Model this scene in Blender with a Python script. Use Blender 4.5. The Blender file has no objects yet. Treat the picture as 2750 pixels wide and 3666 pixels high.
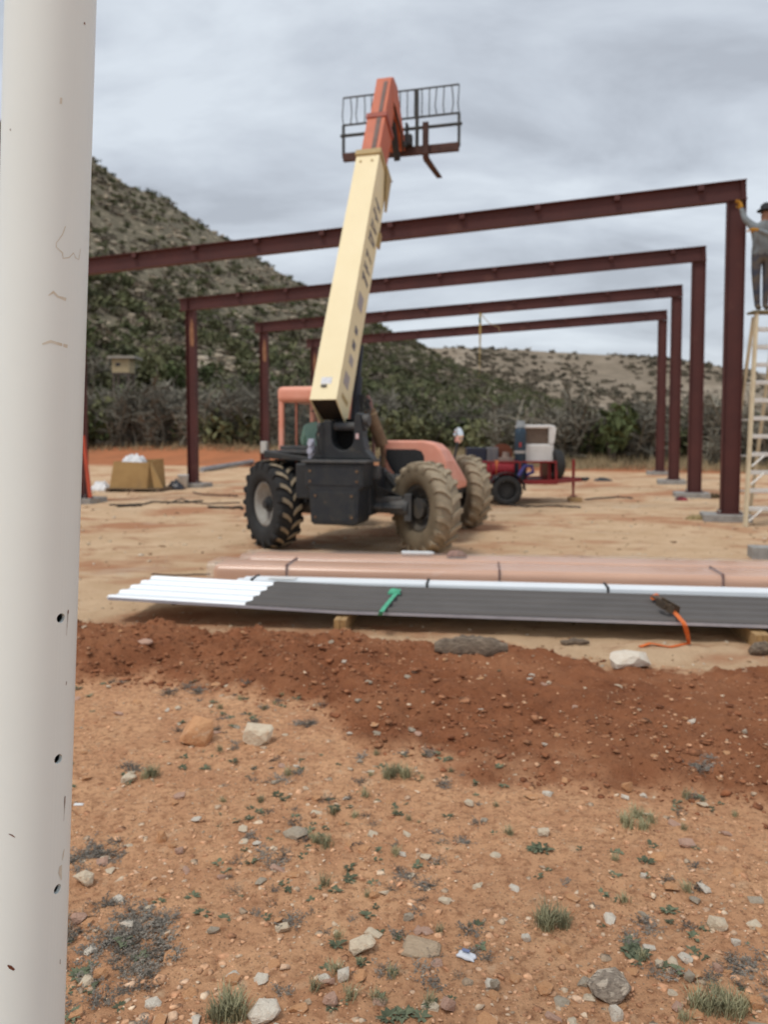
import bpy, bmesh, math, random
import numpy as np
from mathutils import Vector, Matrix, noise as mnoise
R = math.radians
random.seed(11)
rng = np.random.default_rng(7)
scene = bpy.context.scene
C = scene.collection

# ------------------------------------------------------------------ camera
FPX, CX0, PY0, PITCH, EYE = 2800.0, 1375.0, 1690.0, R(3.0), 1.6
cam_data = bpy.data.cameras.new('camera')
cam = bpy.data.objects.new('camera', cam_data)
C.objects.link(cam)
cam.location = (0, 0, EYE)
cam.rotation_euler = (math.pi / 2 - PITCH, 0, 0)
cam_data.sensor_fit = 'VERTICAL'
cam_data.sensor_height = 36.0
cam_data.lens = 36.0 * FPX / 3666.0
cam_data.shift_y = -143.0 / 3666.0
cam_data.clip_start = 0.05
cam_data.clip_end = 6000
cam_data.dof.use_dof = True
cam_data.dof.focus_distance = 1.55
cam_data.dof.aperture_fstop = 3.9
scene.camera = cam

# ------------------------------------------------------------------ sky and sun
SUN_EL, SUN_AZ = R(62), R(222)      # azimuth clockwise from +Y: light from behind and left
world = bpy.data.worlds.new('World')
scene.world = world
world.use_nodes = True
nt = world.node_tree
nt.nodes.clear()
def N(t, **k):
    n = nt.nodes.new(t)
    for a, v in k.items():
        setattr(n, a, v)
    return n
out = N('ShaderNodeOutputWorld')
skyt = N('ShaderNodeTexSky', sky_type='NISHITA', sun_disc=False, sun_elevation=SUN_EL, sun_rotation=SUN_AZ)
skyt.air_density = 1.2
skyt.dust_density = 2.0
bg1 = N('ShaderNodeBackground')
bg1.inputs['Strength'].default_value = 0.1
nt.links.new(skyt.outputs[0], bg1.inputs[0])
tc = N('ShaderNodeTexCoord')
sep = N('ShaderNodeSeparateXYZ')
nt.links.new(tc.outputs['Generated'], sep.inputs[0])
zz = N('ShaderNodeMath', operation='MAXIMUM')
nt.links.new(sep.outputs[2], zz.inputs[0]); zz.inputs[1].default_value = 0.0
zp = N('ShaderNodeMath', operation='ADD')
nt.links.new(zz.outputs[0], zp.inputs[0]); zp.inputs[1].default_value = 0.34
cmb = N('ShaderNodeCombineXYZ')
for i in (0, 1):
    d = N('ShaderNodeMath', operation='DIVIDE')
    nt.links.new(sep.outputs[i], d.inputs[0]); nt.links.new(zp.outputs[0], d.inputs[1])
    nt.links.new(d.outputs[0], cmb.inputs[i])
mp = N('ShaderNodeMapping')
mp.inputs['Scale'].default_value = (0.8, 1.5, 1.0)
mp.inputs['Location'].default_value = (2.3, 0.4, 0)
mp.inputs['Rotation'].default_value = (0, 0, R(14))
nt.links.new(cmb.outputs[0], mp.inputs[0])
n1 = N('ShaderNodeTexNoise')
n1.inputs['Scale'].default_value = 2.1; n1.inputs['Detail'].default_value = 9; n1.inputs['Roughness'].default_value = 0.56
n1.inputs['Distortion'].default_value = 0.35
nt.links.new(mp.outputs[0], n1.inputs['Vector'])
rp = N('ShaderNodeValToRGB')
e = rp.color_ramp.elements
e[0].position = 0.37; e[0].color = (0.400, 0.430, 0.478, 1)
e[1].position = 0.64; e[1].color = (0.630, 0.680, 0.735, 1)
m_ = rp.color_ramp.elements.new(0.48); m_.color = (0.495, 0.535, 0.592, 1)
nt.links.new(n1.outputs['Fac'], rp.inputs[0])
bg2 = N('ShaderNodeBackground')
bg2.inputs['Strength'].default_value = 1.0
nt.links.new(rp.outputs[0], bg2.inputs[0])
mixw = N('ShaderNodeMixShader')
mixw.inputs[0].default_value = 0.90
nt.links.new(bg1.outputs[0], mixw.inputs[1]); nt.links.new(bg2.outputs[0], mixw.inputs[2])
nt.links.new(mixw.outputs[0], out.inputs[0])

sun_data = bpy.data.lights.new('sun', 'SUN')
sun_data.energy = 1.5
sun_data.angle = R(14)
sun_data.color = (1.0, 0.95, 0.88)
sun = bpy.data.objects.new('sun', sun_data)
C.objects.link(sun)
sd = Vector((math.sin(SUN_AZ) * math.cos(SUN_EL), math.cos(SUN_AZ) * math.cos(SUN_EL), math.sin(SUN_EL)))
sun.rotation_euler = sd.to_track_quat('Z', 'Y').to_euler()
sun.location = (0, -5, 30)

vs = scene.view_settings
vs.view_transform = 'Standard'
vs.look = 'None'
vs.exposure = 0.28
vs.gamma = 1.0
vs.use_curve_mapping = False
scene.cycles.use_denoising = True
scene.cycles.max_bounces = 6
scene.cycles.diffuse_bounces = 3
scene.cycles.transparent_max_bounces = 8

# ------------------------------------------------------------------ geometry of the view: where a pixel's line of sight meets the place
def ray(px, py):
    xr, yr = (px - CX0) / FPX, (PY0 - py) / FPX
    c, s = math.cos(PITCH), math.sin(PITCH)
    return Vector((xr, c + s * yr, -s + c * yr))
def at_depth(px, py, Y):
    d = ray(px, py); return Vector((0, 0, EYE)) + d * (Y / d.y)
def on_plane(px, py, z=0.0):
    d = ray(px, py); return Vector((0, 0, EYE)) + d * ((z - EYE) / d.z)

# ------------------------------------------------------------------ vectorised value noise
def _hash(ix, iy, s):
    h = (ix.astype(np.int64) * 374761393 + iy.astype(np.int64) * 668265263 + s * 1442695041) & 0xffffffff
    h = ((h ^ (h >> 13)) * 1274126177) & 0xffffffff
    return ((h ^ (h >> 16)) & 0xffff) / 65535.0
def vnoise(x, y, s=0):
    ix, iy = np.floor(x), np.floor(y)
    fx, fy = x - ix, y - iy
    fx = fx * fx * (3 - 2 * fx); fy = fy * fy * (3 - 2 * fy)
    a, b = _hash(ix, iy, s), _hash(ix + 1, iy, s)
    c, d = _hash(ix, iy + 1, s), _hash(ix + 1, iy + 1, s)
    return (a * (1 - fx) + b * fx) * (1 - fy) + (c * (1 - fx) + d * fx) * fy - 0.5
def fbm(x, y, f, o=4, s=0, g=0.5):
    t, a = 0, 1.0
    for i in range(o):
        t = t + a * vnoise(x * f + 17.3 * i, y * f - 9.1 * i, s + i); f *= 2.03; a *= g
    return t
def sstep(t):
    t = np.clip(t, 0, 1); return t * t * (3 - 2 * t)

# ------------------------------------------------------------------ lie of the land
def pad_near(x):
    return np.interp(x, [-9, -2.8, -2.2, -1.7, -1.2, -.9, -.5, .5, .9, 1.6, 2.0, 2.6, 6, 14], [7.2, 6.55, 6.3, 6.3, 6.3, 6.15, 5.95, 5.85, 5.7, 5.35, 5.1, 5.0, 4.5, 3.2])
def berm_low(x):
    return np.interp(x, [-9, -3, -1.95, -1.0, -.35, -.1, .42, 1.0, 1.53, 3, 8], [5.7, 5.1, 4.9, 4.75, 4.4, 3.95, 3.62, 3.42, 3.15, 2.5, 0.6])
def pad_far(x):
    return np.clip(33.2 - .3 * x, 22, 50)
def masks(x, y):
    w = .34 * fbm(x, y, 2.0, 5, 5, .62)
    t = (y + w - berm_low(x)) / np.maximum(pad_near(x) - berm_low(x), .3)
    berm = sstep((t + .05) / .16) * sstep((1.04 - t) / .06)
    pad = sstep((t - .98) / .06) * sstep((pad_far(x) - y) / .8 + .5)
    bank = sstep((y - pad_far(x)) / .8 + .5)
    return t, berm, pad, bank
def hgt(x, y):
    x = np.asarray(x, float); y = np.asarray(y, float)
    t, berm, pad, bank = masks(x, y)
    H = np.interp(x, [-4, -1.2, 0, 1.5, 4], [.10, .085, .06, .05, .05])
    prof = np.clip(np.sin(np.pi * np.clip(t, 0, 1)), 0, 1) ** .7
    z = H * prof + berm * (.065 * fbm(x, y, 6, 5, 21, .68) * np.interp(x, [-1, 1], [1.3, .8]) + .05 * fbm(x, y, 1.6, 2, 22))
    near = sstep((7 - y) / 2) * (1 - berm)
    z = z + near * (.012 * fbm(x, y, 1.1, 2, 31) + .016 * fbm(x, y, 11, 4, 33, .65)) * (1 - pad * .6)
    z = z + pad * (.03 * fbm(x, y, .5, 3, 41) * sstep((y - 7.5) / 4) + .014 * fbm(x, y, 5, 3, 43))
    hb = np.interp(x, [-20, -5, 5, 14], [1.05, .9, .4, .3])
    z = z + hb * sstep((y - pad_far(x)) / np.interp(x, [-15, 10], [6, 4])) * (1 + .35 * fbm(x, y, .35, 3, 51))
    return z
def hg(x, y):
    return float(hgt(np.array([x]), np.array([y]))[0])
_ks = [1.0]
while _ks[-1] < 120: _ks.append(_ks[-1] + 0.01 + _ks[-1] * 0.002)
_ks = np.array(_ks)
def on_ground(px, py):
    d = ray(px, py)
    below = EYE + d.z * _ks <= hgt(d.x * _ks, d.y * _ks)
    k = float(_ks[int(np.argmax(below))]); return Vector((0, 0, EYE)) + d * k

# ------------------------------------------------------------------ mesh helpers
def np_mesh(name, V, F, col=None, smooth=False):
    me = bpy.data.meshes.new(name)
    V = np.asarray(V, np.float32); F = np.asarray(F, np.int32); k = F.shape[1]
    me.vertices.add(len(V)); me.vertices.foreach_set('co', V.ravel())
    me.loops.add(F.size); me.loops.foreach_set('vertex_index', F.ravel())
    me.polygons.add(len(F)); me.polygons.foreach_set('loop_start', np.arange(0, F.size, k, dtype=np.int32))
    if smooth: me.polygons.foreach_set('use_smooth', np.ones(len(F), bool))
    me.update(calc_edges=True); me.validate()
    if col is not None:
        a = me.color_attributes.new('col', 'FLOAT_COLOR', 'POINT')
        c = np.ones((len(V), 4), np.float32); c[:, :col.shape[1]] = col
        a.data.foreach_set('color', c.ravel())
    return me
def link(name, me, m=None, parent=None):
    o = bpy.data.objects.new(name, me); C.objects.link(o)
    if m is not None:
        me.materials.clear(); me.materials.append(m)
    if parent is not None: o.parent = parent
    return o
def tag(o, label=None, cat=None, group=None, kind=None):
    if label: o['label'] = label
    if cat: o['category'] = cat
    if group: o['group'] = group
    if kind: o['kind'] = kind
    return o
def thing(name, label, cat, loc=(0, 0, 0), rz=0.0, group=None):
    o = bpy.data.objects.new(name, None); C.objects.link(o)
    o.location = loc; o.rotation_euler = (0, 0, rz); o.empty_display_size = .1
    return tag(o, label, cat, group)
def copy_tree(o, parent=None):
    c = o.copy(); C.objects.link(c)
    if parent is not None: c.parent = parent
    for ch in list(o.children): copy_tree(ch, c)
    return c

class MB:
    def __init__(s): s.v = []; s.f = []; s.sm = []
    def add(s, vs, fs, smooth=False):
        b = len(s.v); s.v += [tuple(v) for v in vs]
        s.f += [tuple(b + i for i in f) for f in fs]; s.sm += [smooth] * len(fs); return s
    def box(s, x0, x1, y0, y1, z0, z1, M=None):
        vs = [Vector((x, y, z)) for z in (z0, z1) for y in (y0, y1) for x in (x0, x1)]
        if M: vs = [M @ v for v in vs]
        return s.add(vs, [(0, 2, 3, 1), (4, 5, 7, 6), (0, 1, 5, 4), (2, 6, 7, 3), (0, 4, 6, 2), (1, 3, 7, 5)])
    def cyl(s, p0, p1, r0, r1=None, n=14, caps=True, smooth=True):
        p0, p1 = Vector(p0), Vector(p1); r1 = r0 if r1 is None else r1
        d = (p1 - p0).normalized(); a = d.orthogonal().normalized(); b = d.cross(a)
        vs = []
        for p, r in ((p0, r0), (p1, r1)):
            for i in range(n):
                t = 2 * math.pi * i / n; vs.append(p + (a * math.cos(t) + b * math.sin(t)) * r)
        s.add(vs, [(i, (i + 1) % n, n + (i + 1) % n, n + i) for i in range(n)], smooth)
        if caps: s.add(vs, [tuple(range(n))[::-1], tuple(range(n, 2 * n))])
        return s
    def path(s, pts, r, n=8, closed=False, taper=None):
        pts = [Vector(p) for p in pts]; rings = []; k = len(pts)
        up = Vector((0, 0, 1)); prev = None; vs = []
        for i, p in enumerate(pts):
            d = (pts[min(i + 1, k - 1)] - pts[max(i - 1, 0)]).normalized()
            a = prev - d * prev.dot(d) if prev is not None else d.orthogonal()
            if a.length < 1e-5: a = d.orthogonal()
            a.normalize(); prev = a; b = d.cross(a)
            rr = r if taper is None else r * (1 + (taper - 1) * i / (k - 1))
            vs += [p + (a * math.cos(2 * math.pi * j / n) + b * math.sin(2 * math.pi * j / n)) * rr for j in range(n)]
        fs = [(i * n + j, i * n + (j + 1) % n, (i + 1) * n + (j + 1) % n, (i + 1) * n + j) for i in range(k - 1) for j in range(n)]
        s.add(vs, fs, True); s.add(vs, [tuple(range(n))[::-1], tuple(range((k - 1) * n, k * n))]); return s
    def prism(s, poly, fn, d0, d1, sc1=None):
        n = len(poly); q = poly if sc1 is None else sc1
        vs = [fn(a, b, d0) for a, b in poly] + [fn(a, b, d1) for a, b in q]
        return s.add(vs, [(i, (i + 1) % n, n + (i + 1) % n, n + i) for i in range(n)] + [tuple(range(n))[::-1], tuple(range(n, 2 * n))])
    def lathe(s, prof, n=40, axis='x', closed=True):
        vs = []; k = len(prof)
        for i in range(n):
            t = 2 * math.pi * i / n
            for a, r in prof:
                vs.append((a, r * math.cos(t), r * math.sin(t)) if axis == 'x' else (r * math.cos(t), r * math.sin(t), a))
        kk = k if closed else k - 1
        return s.add(vs, [(i * k + j, i * k + (j + 1) % k, ((i + 1) % n) * k + (j + 1) % k, ((i + 1) % n) * k + j) for i in range(n) for j in range(kk)], True)
    def ribbon(s, pts, wid, thick=.003, side=None):
        pts = [Vector(p) for p in pts]; k = len(pts); vs = []
        for i, p in enumerate(pts):
            d = (pts[min(i + 1, k - 1)] - pts[max(i - 1, 0)]).normalized()
            sd_ = Vector(side) if side else d.cross(Vector((0, 0, 1)))
            if sd_.length < 1e-4: sd_ = Vector((1, 0, 0))
            sd_.normalize(); nn = sd_.cross(d).normalized() * thick * .5; sd_ = sd_ * wid * .5
            vs += [p - sd_ - nn, p + sd_ - nn, p + sd_ + nn, p - sd_ + nn]
        fs = [(i * 4 + j, i * 4 + (j + 1) % 4, i * 4 + 4 + (j + 1) % 4, i * 4 + 4 + j) for i in range(k - 1) for j in range(4)]
        return s.add(vs, fs + [(3, 2, 1, 0), tuple((k - 1) * 4 + j for j in range(4))])
    def mesh(s, name):
        me = bpy.data.meshes.new(name); me.from_pydata(s.v, [], s.f); me.update()
        bm = bmesh.new(); bm.from_mesh(me); bmesh.ops.recalc_face_normals(bm, faces=bm.faces[:]); bm.to_mesh(me); bm.free()
        me.polygons.foreach_set('use_smooth', s.sm); return me
    def build(s, name, m, parent=None, bevel=0, seg=2):
        o = link(name, s.mesh(name), m, parent)
        if bevel:
            b = o.modifiers.new('bevel', 'BEVEL'); b.width = bevel; b.segments = seg; b.limit_method = 'ANGLE'; b.angle_limit = R(40)
        return o

# ------------------------------------------------------------------ materials
def newmat(name):
    m = bpy.data.materials.new(name); m.use_nodes = True
    t = m.node_tree; return m, t, t.nodes['Principled BSDF']
def nd(t, ty, **k):
    n = t.nodes.new(ty)
    for a, v in k.items():
        if a.startswith('i_'): n.inputs[a[2:].replace('_', ' ')].default_value = v
        else: setattr(n, a, v)
    return n
def ramp(t, src, p0, p1, c0=(0, 0, 0, 1), c1=(1, 1, 1, 1)):
    r = t.nodes.new('ShaderNodeValToRGB'); r.color_ramp.elements[0].position = p0; r.color_ramp.elements[1].position = p1
    r.color_ramp.elements[0].color = c0; r.color_ramp.elements[1].color = c1
    t.links.new(src, r.inputs[0]); return r.outputs[0]
def mix(t, fac, a, b, blend='MIX'):
    n = t.nodes.new('ShaderNodeMix'); n.data_type = 'RGBA'; n.blend_type = blend
    for sck, v in ((n.inputs[0], fac), (n.inputs[6], a), (n.inputs[7], b)):
        if hasattr(v, 'is_linked') or hasattr(v, 'links'): t.links.new(v, sck)
        elif isinstance(v, (int, float)): sck.default_value = v
        else: sck.default_value = (*v[:3], 1)
    return n.outputs[2]
def noise_tex(t, vec, scale, detail=4, rough=.55, dist=0):
    n = nd(t, 'ShaderNodeTexNoise'); n.inputs['Scale'].default_value = scale; n.inputs['Detail'].default_value = detail
    n.inputs['Roughness'].default_value = rough; n.inputs['Distortion'].default_value = dist
    if vec is not None: t.links.new(vec, n.inputs['Vector'])
    return n.outputs['Fac']
def bump(t, b, h, strength, dist):
    n = t.nodes.new('ShaderNodeBump'); n.inputs['Strength'].default_value = strength; n.inputs['Distance'].default_value = dist
    t.links.new(h, n.inputs['Height']); t.links.new(n.outputs[0], b.inputs['Normal'])
def mat(name, c1, c2=None, scale=6, p=(.4, .65), rough=.6, metal=0, bmp=0, bscale=40, stretch=None, c3=None, p3=(.58, .7), s3=3, spec=.4):
    m, t, b = newmat(name)
    tcn = nd(t, 'ShaderNodeTexCoord'); vec = tcn.outputs['Object']
    if stretch:
        mpn = nd(t, 'ShaderNodeMapping'); mpn.inputs['Scale'].default_value = stretch; t.links.new(vec, mpn.inputs[0]); vec = mpn.outputs[0]
    c2 = c2 or tuple(x * .82 for x in c1)
    col = mix(t, ramp(t, noise_tex(t, vec, scale, 6, .62), *p), c1, c2)
    if c3: col = mix(t, ramp(t, noise_tex(t, vec, s3, 7, .68, .4), *p3), col, c3)
    t.links.new(col, b.inputs['Base Color'])
    b.inputs['Roughness'].default_value = rough; b.inputs['Metallic'].default_value = metal
    b.inputs['Specular IOR Level'].default_value = spec
    if bmp: bump(t, b, noise_tex(t, vec, bscale, 5, .6), bmp, .02)
    return m
def attr_mat(name, rough=.9, vary=.25, scale=30, bmp=0):
    m, t, b = newmat(name)
    a = nd(t, 'ShaderNodeAttribute', attribute_name='col'); tcn = nd(t, 'ShaderNodeTexCoord')
    nz = ramp(t, noise_tex(t, tcn.outputs['Object'], scale, 4), .3, .7, (1 - vary,) * 3 + (1,), (1 + vary,) * 3 + (1,))
    t.links.new(mix(t, 1.0, a.outputs['Color'], nz, 'MULTIPLY'), b.inputs['Base Color'])
    b.inputs['Roughness'].default_value = rough; b.inputs['Specular IOR Level'].default_value = .2
    if bmp: bump(t, b, noise_tex(t, tcn.outputs['Object'], scale * 3, 4), bmp, .01)
    return m

# ================================================================== ground
def axis(segs):
    out_ = []
    for a, b, st in segs: out_ += list(np.arange(a, b, st))
    return np.array(out_ + [segs[-1][1]])
gx = axis([(-1500, -200, 130), (-200, -60, 20), (-60, -20, 2), (-20, -8, .5), (-8, -3.2, .12), (-3.2, 3.4, .021), (3.4, 8, .12), (8, 24, .6), (24, 60, 2), (60, 200, 20), (200, 1500, 130)])
gy = axis([(-300, -40, 26), (-40, -2, 2), (-2, 1.6, .2), (1.6, 6.8, .021), (6.8, 9, .06), (9, 16, .15), (16, 50, .4), (50, 90, 2), (90, 300, 20), (300, 3000, 180)])
X, Y = np.meshgrid(gx, gy)
Z = hgt(X, Y)
V = np.stack([X.ravel(), Y.ravel(), Z.ravel()], 1)
nx, ny = len(gx), len(gy)
ii = (np.arange(ny - 1)[:, None] * nx + np.arange(nx - 1)[None]).ravel()
F = np.stack([ii, ii + 1, ii + nx + 1, ii + nx], 1)
t_, mb_, mp_, mk_ = masks(X.ravel(), Y.ravel())
gm, t, b = newmat('ground_soil')
at_ = nd(t, 'ShaderNodeAttribute', attribute_name='col'); sp = nd(t, 'ShaderNodeSeparateColor'); t.links.new(at_.outputs['Color'], sp.inputs[0])
tcn = nd(t, 'ShaderNodeTexCoord'); P = tcn.outputs['Object']
mps = nd(t, 'ShaderNodeMapping'); mps.inputs['Scale'].default_value = (.62, 1, 1); t.links.new(P, mps.inputs[0]); PS = mps.outputs[0]
nat = mix(t, ramp(t, noise_tex(t, P, 3.2, 8, .65), .36, .66), (.74, .42, .23), (.57, .29, .155))
nat = mix(t, ramp(t, noise_tex(t, P, 26, 6, .7), .47, .66), nat, (.38, .185, .095))
nat = mix(t, ramp(t, noise_tex(t, P, 9, 5, .6), .60, .72), nat, (.72, .47, .29))
vor = nd(t, 'ShaderNodeTexVoronoi'); vor.inputs['Scale'].default_value = 75; vor.inputs['Randomness'].default_value = 1; t.links.new(P, vor.inputs['Vector'])
nat = mix(t, ramp(t, vor.outputs['Distance'], .12, .26, (.55,) * 3 + (1,), (0, 0, 0, 1)), nat, mix(t, ramp(t, vor.outputs['Color'], .2, .9), (.64, .40, .26), (.22, .11, .06)))
brm = mix(t, ramp(t, noise_tex(t, P, 4.0, 8, .66), .34, .66), (.335, .132, .062), (.225, .085, .040))
brm = mix(t, ramp(t, noise_tex(t, P, 1.1, 3, .5), .48, .66), brm, (.37, .16, .078))
brm = mix(t, ramp(t, noise_tex(t, P, 40, 5, .7), .60, .72), brm, (.40, .20, .11))
pad = mix(t, ramp(t, noise_tex(t, P, 1.5, 8, .62), .34, .7), (.68, .485, .31), (.55, .365, .215))
pad = mix(t, ramp(t, noise_tex(t, PS, .62, 7, .62, .4), .50, .60), pad, (.46, .23, .125))
pad = mix(t, ramp(t, noise_tex(t, PS, 2.1, 6, .7, .6), .56, .64, (0, 0, 0, 1), (.7,) * 3 + (1,)), pad, (.40, .205, .115))
pad = mix(t, ramp(t, noise_tex(t, PS, .8, 4, .6, .3), .28, .40, (.6,) * 3 + (1,), (0, 0, 0, 1)), pad, (.60, .50, .38))
pad = mix(t, ramp(t, noise_tex(t, P, 14, 6, .7), .60, .70), pad, (.42, .26, .15))
bnk = mix(t, ramp(t, noise_tex(t, PS, .7, 6, .65), .40, .62), (.46, .18, .085), (.36, .15, .075))
bnk = mix(t, at_.outputs['Alpha'], bnk, mix(t, ramp(t, noise_tex(t, P, .9, 6, .65), .4, .6), (.33, .24, .135), (.24, .175, .10)))
col = mix(t, sp.outputs[0], nat, brm)
col = mix(t, sp.outputs[1], col, pad)
col = mix(t, sp.outputs[2], col, bnk)
t.links.new(col, b.inputs['Base Color']); b.inputs['Roughness'].default_value = .95; b.inputs['Specular IOR Level'].default_value = .12
hn = nd(t, 'ShaderNodeMath', operation='ADD'); t.links.new(noise_tex(t, P, 30, 8, .75), hn.inputs[0])
vr2 = ramp(t, vor.outputs['Distance'], .05, .3, (.35,) * 3 + (1,), (0, 0, 0, 1)); t.links.new(vr2, hn.inputs[1])
bump(t, b, hn.outputs[0], 1.0, .022)
g = link('ground', np_mesh('ground', V, F, np.stack([mb_, mp_, mk_, sstep((V[:, 1] + 1.2 * fbm(V[:, 0], V[:, 1], .5, 3, 55) - pad_far(V[:, 0]) - np.interp(V[:, 0], [-12, 3], [4.6, .6])) / 1.2)], 1), True), gm)
tag(g, 'tan and red dirt building site ground', None, None, 'structure')

# ================================================================== hills
def crest(pts):
    a, yy, zz_ = [], [], []
    for px, py, Yc in pts:
        p = at_depth(px, py, Yc); a.append(p.x / p.y); yy.append(Yc); zz_.append(p.z)
    return np.array(a), np.array(yy), np.array(zz_)
HA, HY, HZ = crest([(-2600, 900, 120), (-1200, 420, 140), (-500, 360, 150), (100, 470, 158), (330, 572, 162), (460, 660, 166), (580, 715, 170), (700, 805, 174), (780, 850, 177),
                    (930, 935, 183), (1080, 1022, 190), (1350, 1172, 202), (1560, 1264, 212), (1760, 1360, 220), (1960, 1432, 226), (2200, 1490, 230), (2500, 1525, 230), (3200, 1535, 230)])
def hill_h(x, y):
    a = x / np.maximum(y, 1); Yc = np.interp(a, HA, HY); Zc = np.interp(a, HA, HZ)
    yf = 50 - 8 * np.clip(a, -.6, .6)
    tt = (y - yf) / (Yc - yf)
    up = Zc * np.clip(tt, 0, 1) ** 1.18
    dn = Zc * (1 - .45 * np.clip(tt - 1, 0, 3))
    z = np.where(tt < 1, up, dn) + .35 * np.clip(tt * 8, 0, 1)
    z = z + np.clip(tt * 3, 0, 1) * (2.2 * fbm(x, y, .05, 3, 61) + .8 * fbm(x, y, .25, 3, 62)) * np.clip(Zc / 25, .15, 1)
    return np.where(tt < 0, -1.5, z)
hx = np.arange(-210, 170, 1.6); hy = np.arange(42, 300, 1.6)
X, Y = np.meshgrid(hx, hy); Z = hill_h(X, Y)
nx, ny = len(hx), len(hy)
ii = (np.arange(ny - 1)[:, None] * nx + np.arange(nx - 1)[None]).ravel()
hm = mat('limestone_slope', (.180, .155, .11), (.125, .112, .08), 1.0, (.38, .62), .95, c3=(.40, .335, .245), p3=(.56, .64), s3=.75, spec=.1, bmp=.6, bscale=2)
tag(link('hillside', np_mesh('hillside', np.stack([X.ravel(), Y.ravel(), Z.ravel()], 1), np.stack([ii, ii + 1, ii + nx + 1, ii + nx], 1), None, True), hm),
    'steep scrub covered limestone hill at the left', None, None, 'structure')
RA, RY, RZ = crest([(-1500, 1180, 540), (900, 1215, 520), (1400, 1228, 520), (1560, 1240, 520), (1760, 1243, 520), (1950, 1254, 520), (2200, 1264, 515), (2400, 1278, 510), (2560, 1302, 505), (2750, 1335, 500), (3200, 1385, 490), (5200, 1440, 480)])
def ridge_h(x, y):
    a = x / y; Yc = np.interp(a, RA, RY); Zc = np.interp(a, RA, RZ); tt = (y - 300) / (Yc - 300)
    pr = np.interp(tt, [0, .3, .55, .8, .93, 1.0, 1.5, 3], [0, .12, .34, .66, .86, 1, 1.0, 1.0])
    return Zc * pr + np.clip(tt, 0, 1) * (6 * fbm(x, y, .012, 3, 71) * np.clip((1.02 - tt) * 4, 0.1, 1) + 1.2 * fbm(x, y, .08, 3, 72)) - 1
rx = np.arange(-520, 620, 5.0); ry = np.arange(296, 760, 5.0)
X, Y = np.meshgrid(rx, ry); Z = ridge_h(X, Y); nx, ny = len(rx), len(ry)
ii = (np.arange(ny - 1)[:, None] * nx + np.arange(nx - 1)[None]).ravel()
rm = mat('far_limestone', (.27, .22, .165), (.19, .157, .118), .06, (.38, .62), .95, c3=(.35, .295, .23), p3=(.54, .66), s3=.03, spec=.05)
tag(link('far_ridge', np_mesh('far_ridge', np.stack([X.ravel(), Y.ravel(), Z.ravel()], 1), np.stack([ii, ii + 1, ii + nx + 1, ii + nx], 1), None, True), rm),
    'flat topped tan limestone ridge in the distance', None, None, 'structure')

# ------------------------------------------------------------------ leafy clumps and bare brush
def leaf_clump(n, rx_, rz_, size, seed, lobes=6):
    r = np.random.default_rng(seed)
    lc = r.normal(0, .42, (lobes, 3)) * [rx_, rx_, rz_ * .5]; lc[:, 2] = np.abs(lc[:, 2]) * 1.1 + rz_ * .42
    lr = r.uniform(.38, .62, lobes)
    k = r.integers(0, lobes, n); d = r.normal(0, 1, (n, 3)); d /= np.linalg.norm(d, axis=1)[:, None]
    p = lc[k] + d * (lr[k] * r.uniform(.55, 1.05, n))[:, None] * [rx_, rx_, rz_]
    p[:, 2] = np.maximum(p[:, 2], .03)
    u = r.normal(0, 1, (n, 3)); u /= np.linalg.norm(u, axis=1)[:, None]
    w = np.cross(u, r.normal(0, 1, (n, 3))); w /= np.linalg.norm(w, axis=1)[:, None]
    s = (size * r.uniform(.6, 1.4, n))[:, None]
    V_ = np.stack([p - u * s, p - w * s * .55, p + u * s, p + w * s * .55], 1).reshape(-1, 3)
    return V_, np.arange(4 * n).reshape(-1, 4)
def bare_brush(h, seed, stems=9):
    r = random.Random(seed); m = MB()
    def seg(p, q, a, b_):
        m.cyl(p, q, a, b_, 3, False, False)
    for s_ in range(stems):
        az = r.uniform(0, 6.28); lean = r.uniform(.05, .75)
        p = Vector((r.uniform(-.25, .25), r.uniform(-.25, .25), 0)); d = Vector((math.cos(az) * lean, math.sin(az) * lean, 1)).normalized()
        L = h * r.uniform(.55, 1.0); k = 4; rad = .030
        for i in range(k):
            q = p + (d + Vector((r.uniform(-.2, .2), r.uniform(-.2, .2), r.uniform(-.1, .1)))).normalized() * L / k
            seg(p, q, rad * (1 - i / k * .7), rad * (1 - (i + 1) / k * .7))
            for j in range(4):
                o_ = p.lerp(q, r.random()); e_ = Vector((r.uniform(-1, 1), r.uniform(-1, 1), r.uniform(-.1, 1))).normalized()
                q2 = o_ + e_ * L * r.uniform(.16, .34); seg(o_, q2, .016, .008)
                for l in range(3):
                    o2 = o_.lerp(q2, r.uniform(.3, 1)); e2 = (e_ + Vector((r.uniform(-1, 1), r.uniform(-1, 1), r.uniform(-.5, .8)))).normalized()
                    seg(o2, o2 + e2 * L * r.uniform(.08, .18), .010, .005)
            p = q
    return m.mesh('brush')
def foliage_mat(name, ca, cb):
    m, t, b = newmat(name); oi = nd(t, 'ShaderNodeObjectInfo'); tcn = nd(t, 'ShaderNodeTexCoord')
    c = mix(t, ramp(t, noise_tex(t, tcn.outputs['Object'], 2.5, 4), .35, .65), ca, cb)
    hs = nd(t, 'ShaderNodeHueSaturation'); mr = nd(t, 'ShaderNodeMapRange'); t.links.new(oi.outputs['Random'], mr.inputs[0])
    mr.inputs[3].default_value = .65; mr.inputs[4].default_value = 1.3
    t.links.new(mr.outputs[0], hs.inputs['Value']); t.links.new(c, hs.inputs['Color']); t.links.new(hs.outputs[0], b.inputs['Base Color'])
    b.inputs['Roughness'].default_value = .85; b.inputs['Specular IOR Level'].default_value = .15; return m
leafm = foliage_mat('juniper_leaf', (.105, .125, .052), (.065, .082, .036))
olivem = foliage_mat('olive_leaf', (.155, .155, .080), (.105, .110, .056))
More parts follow.
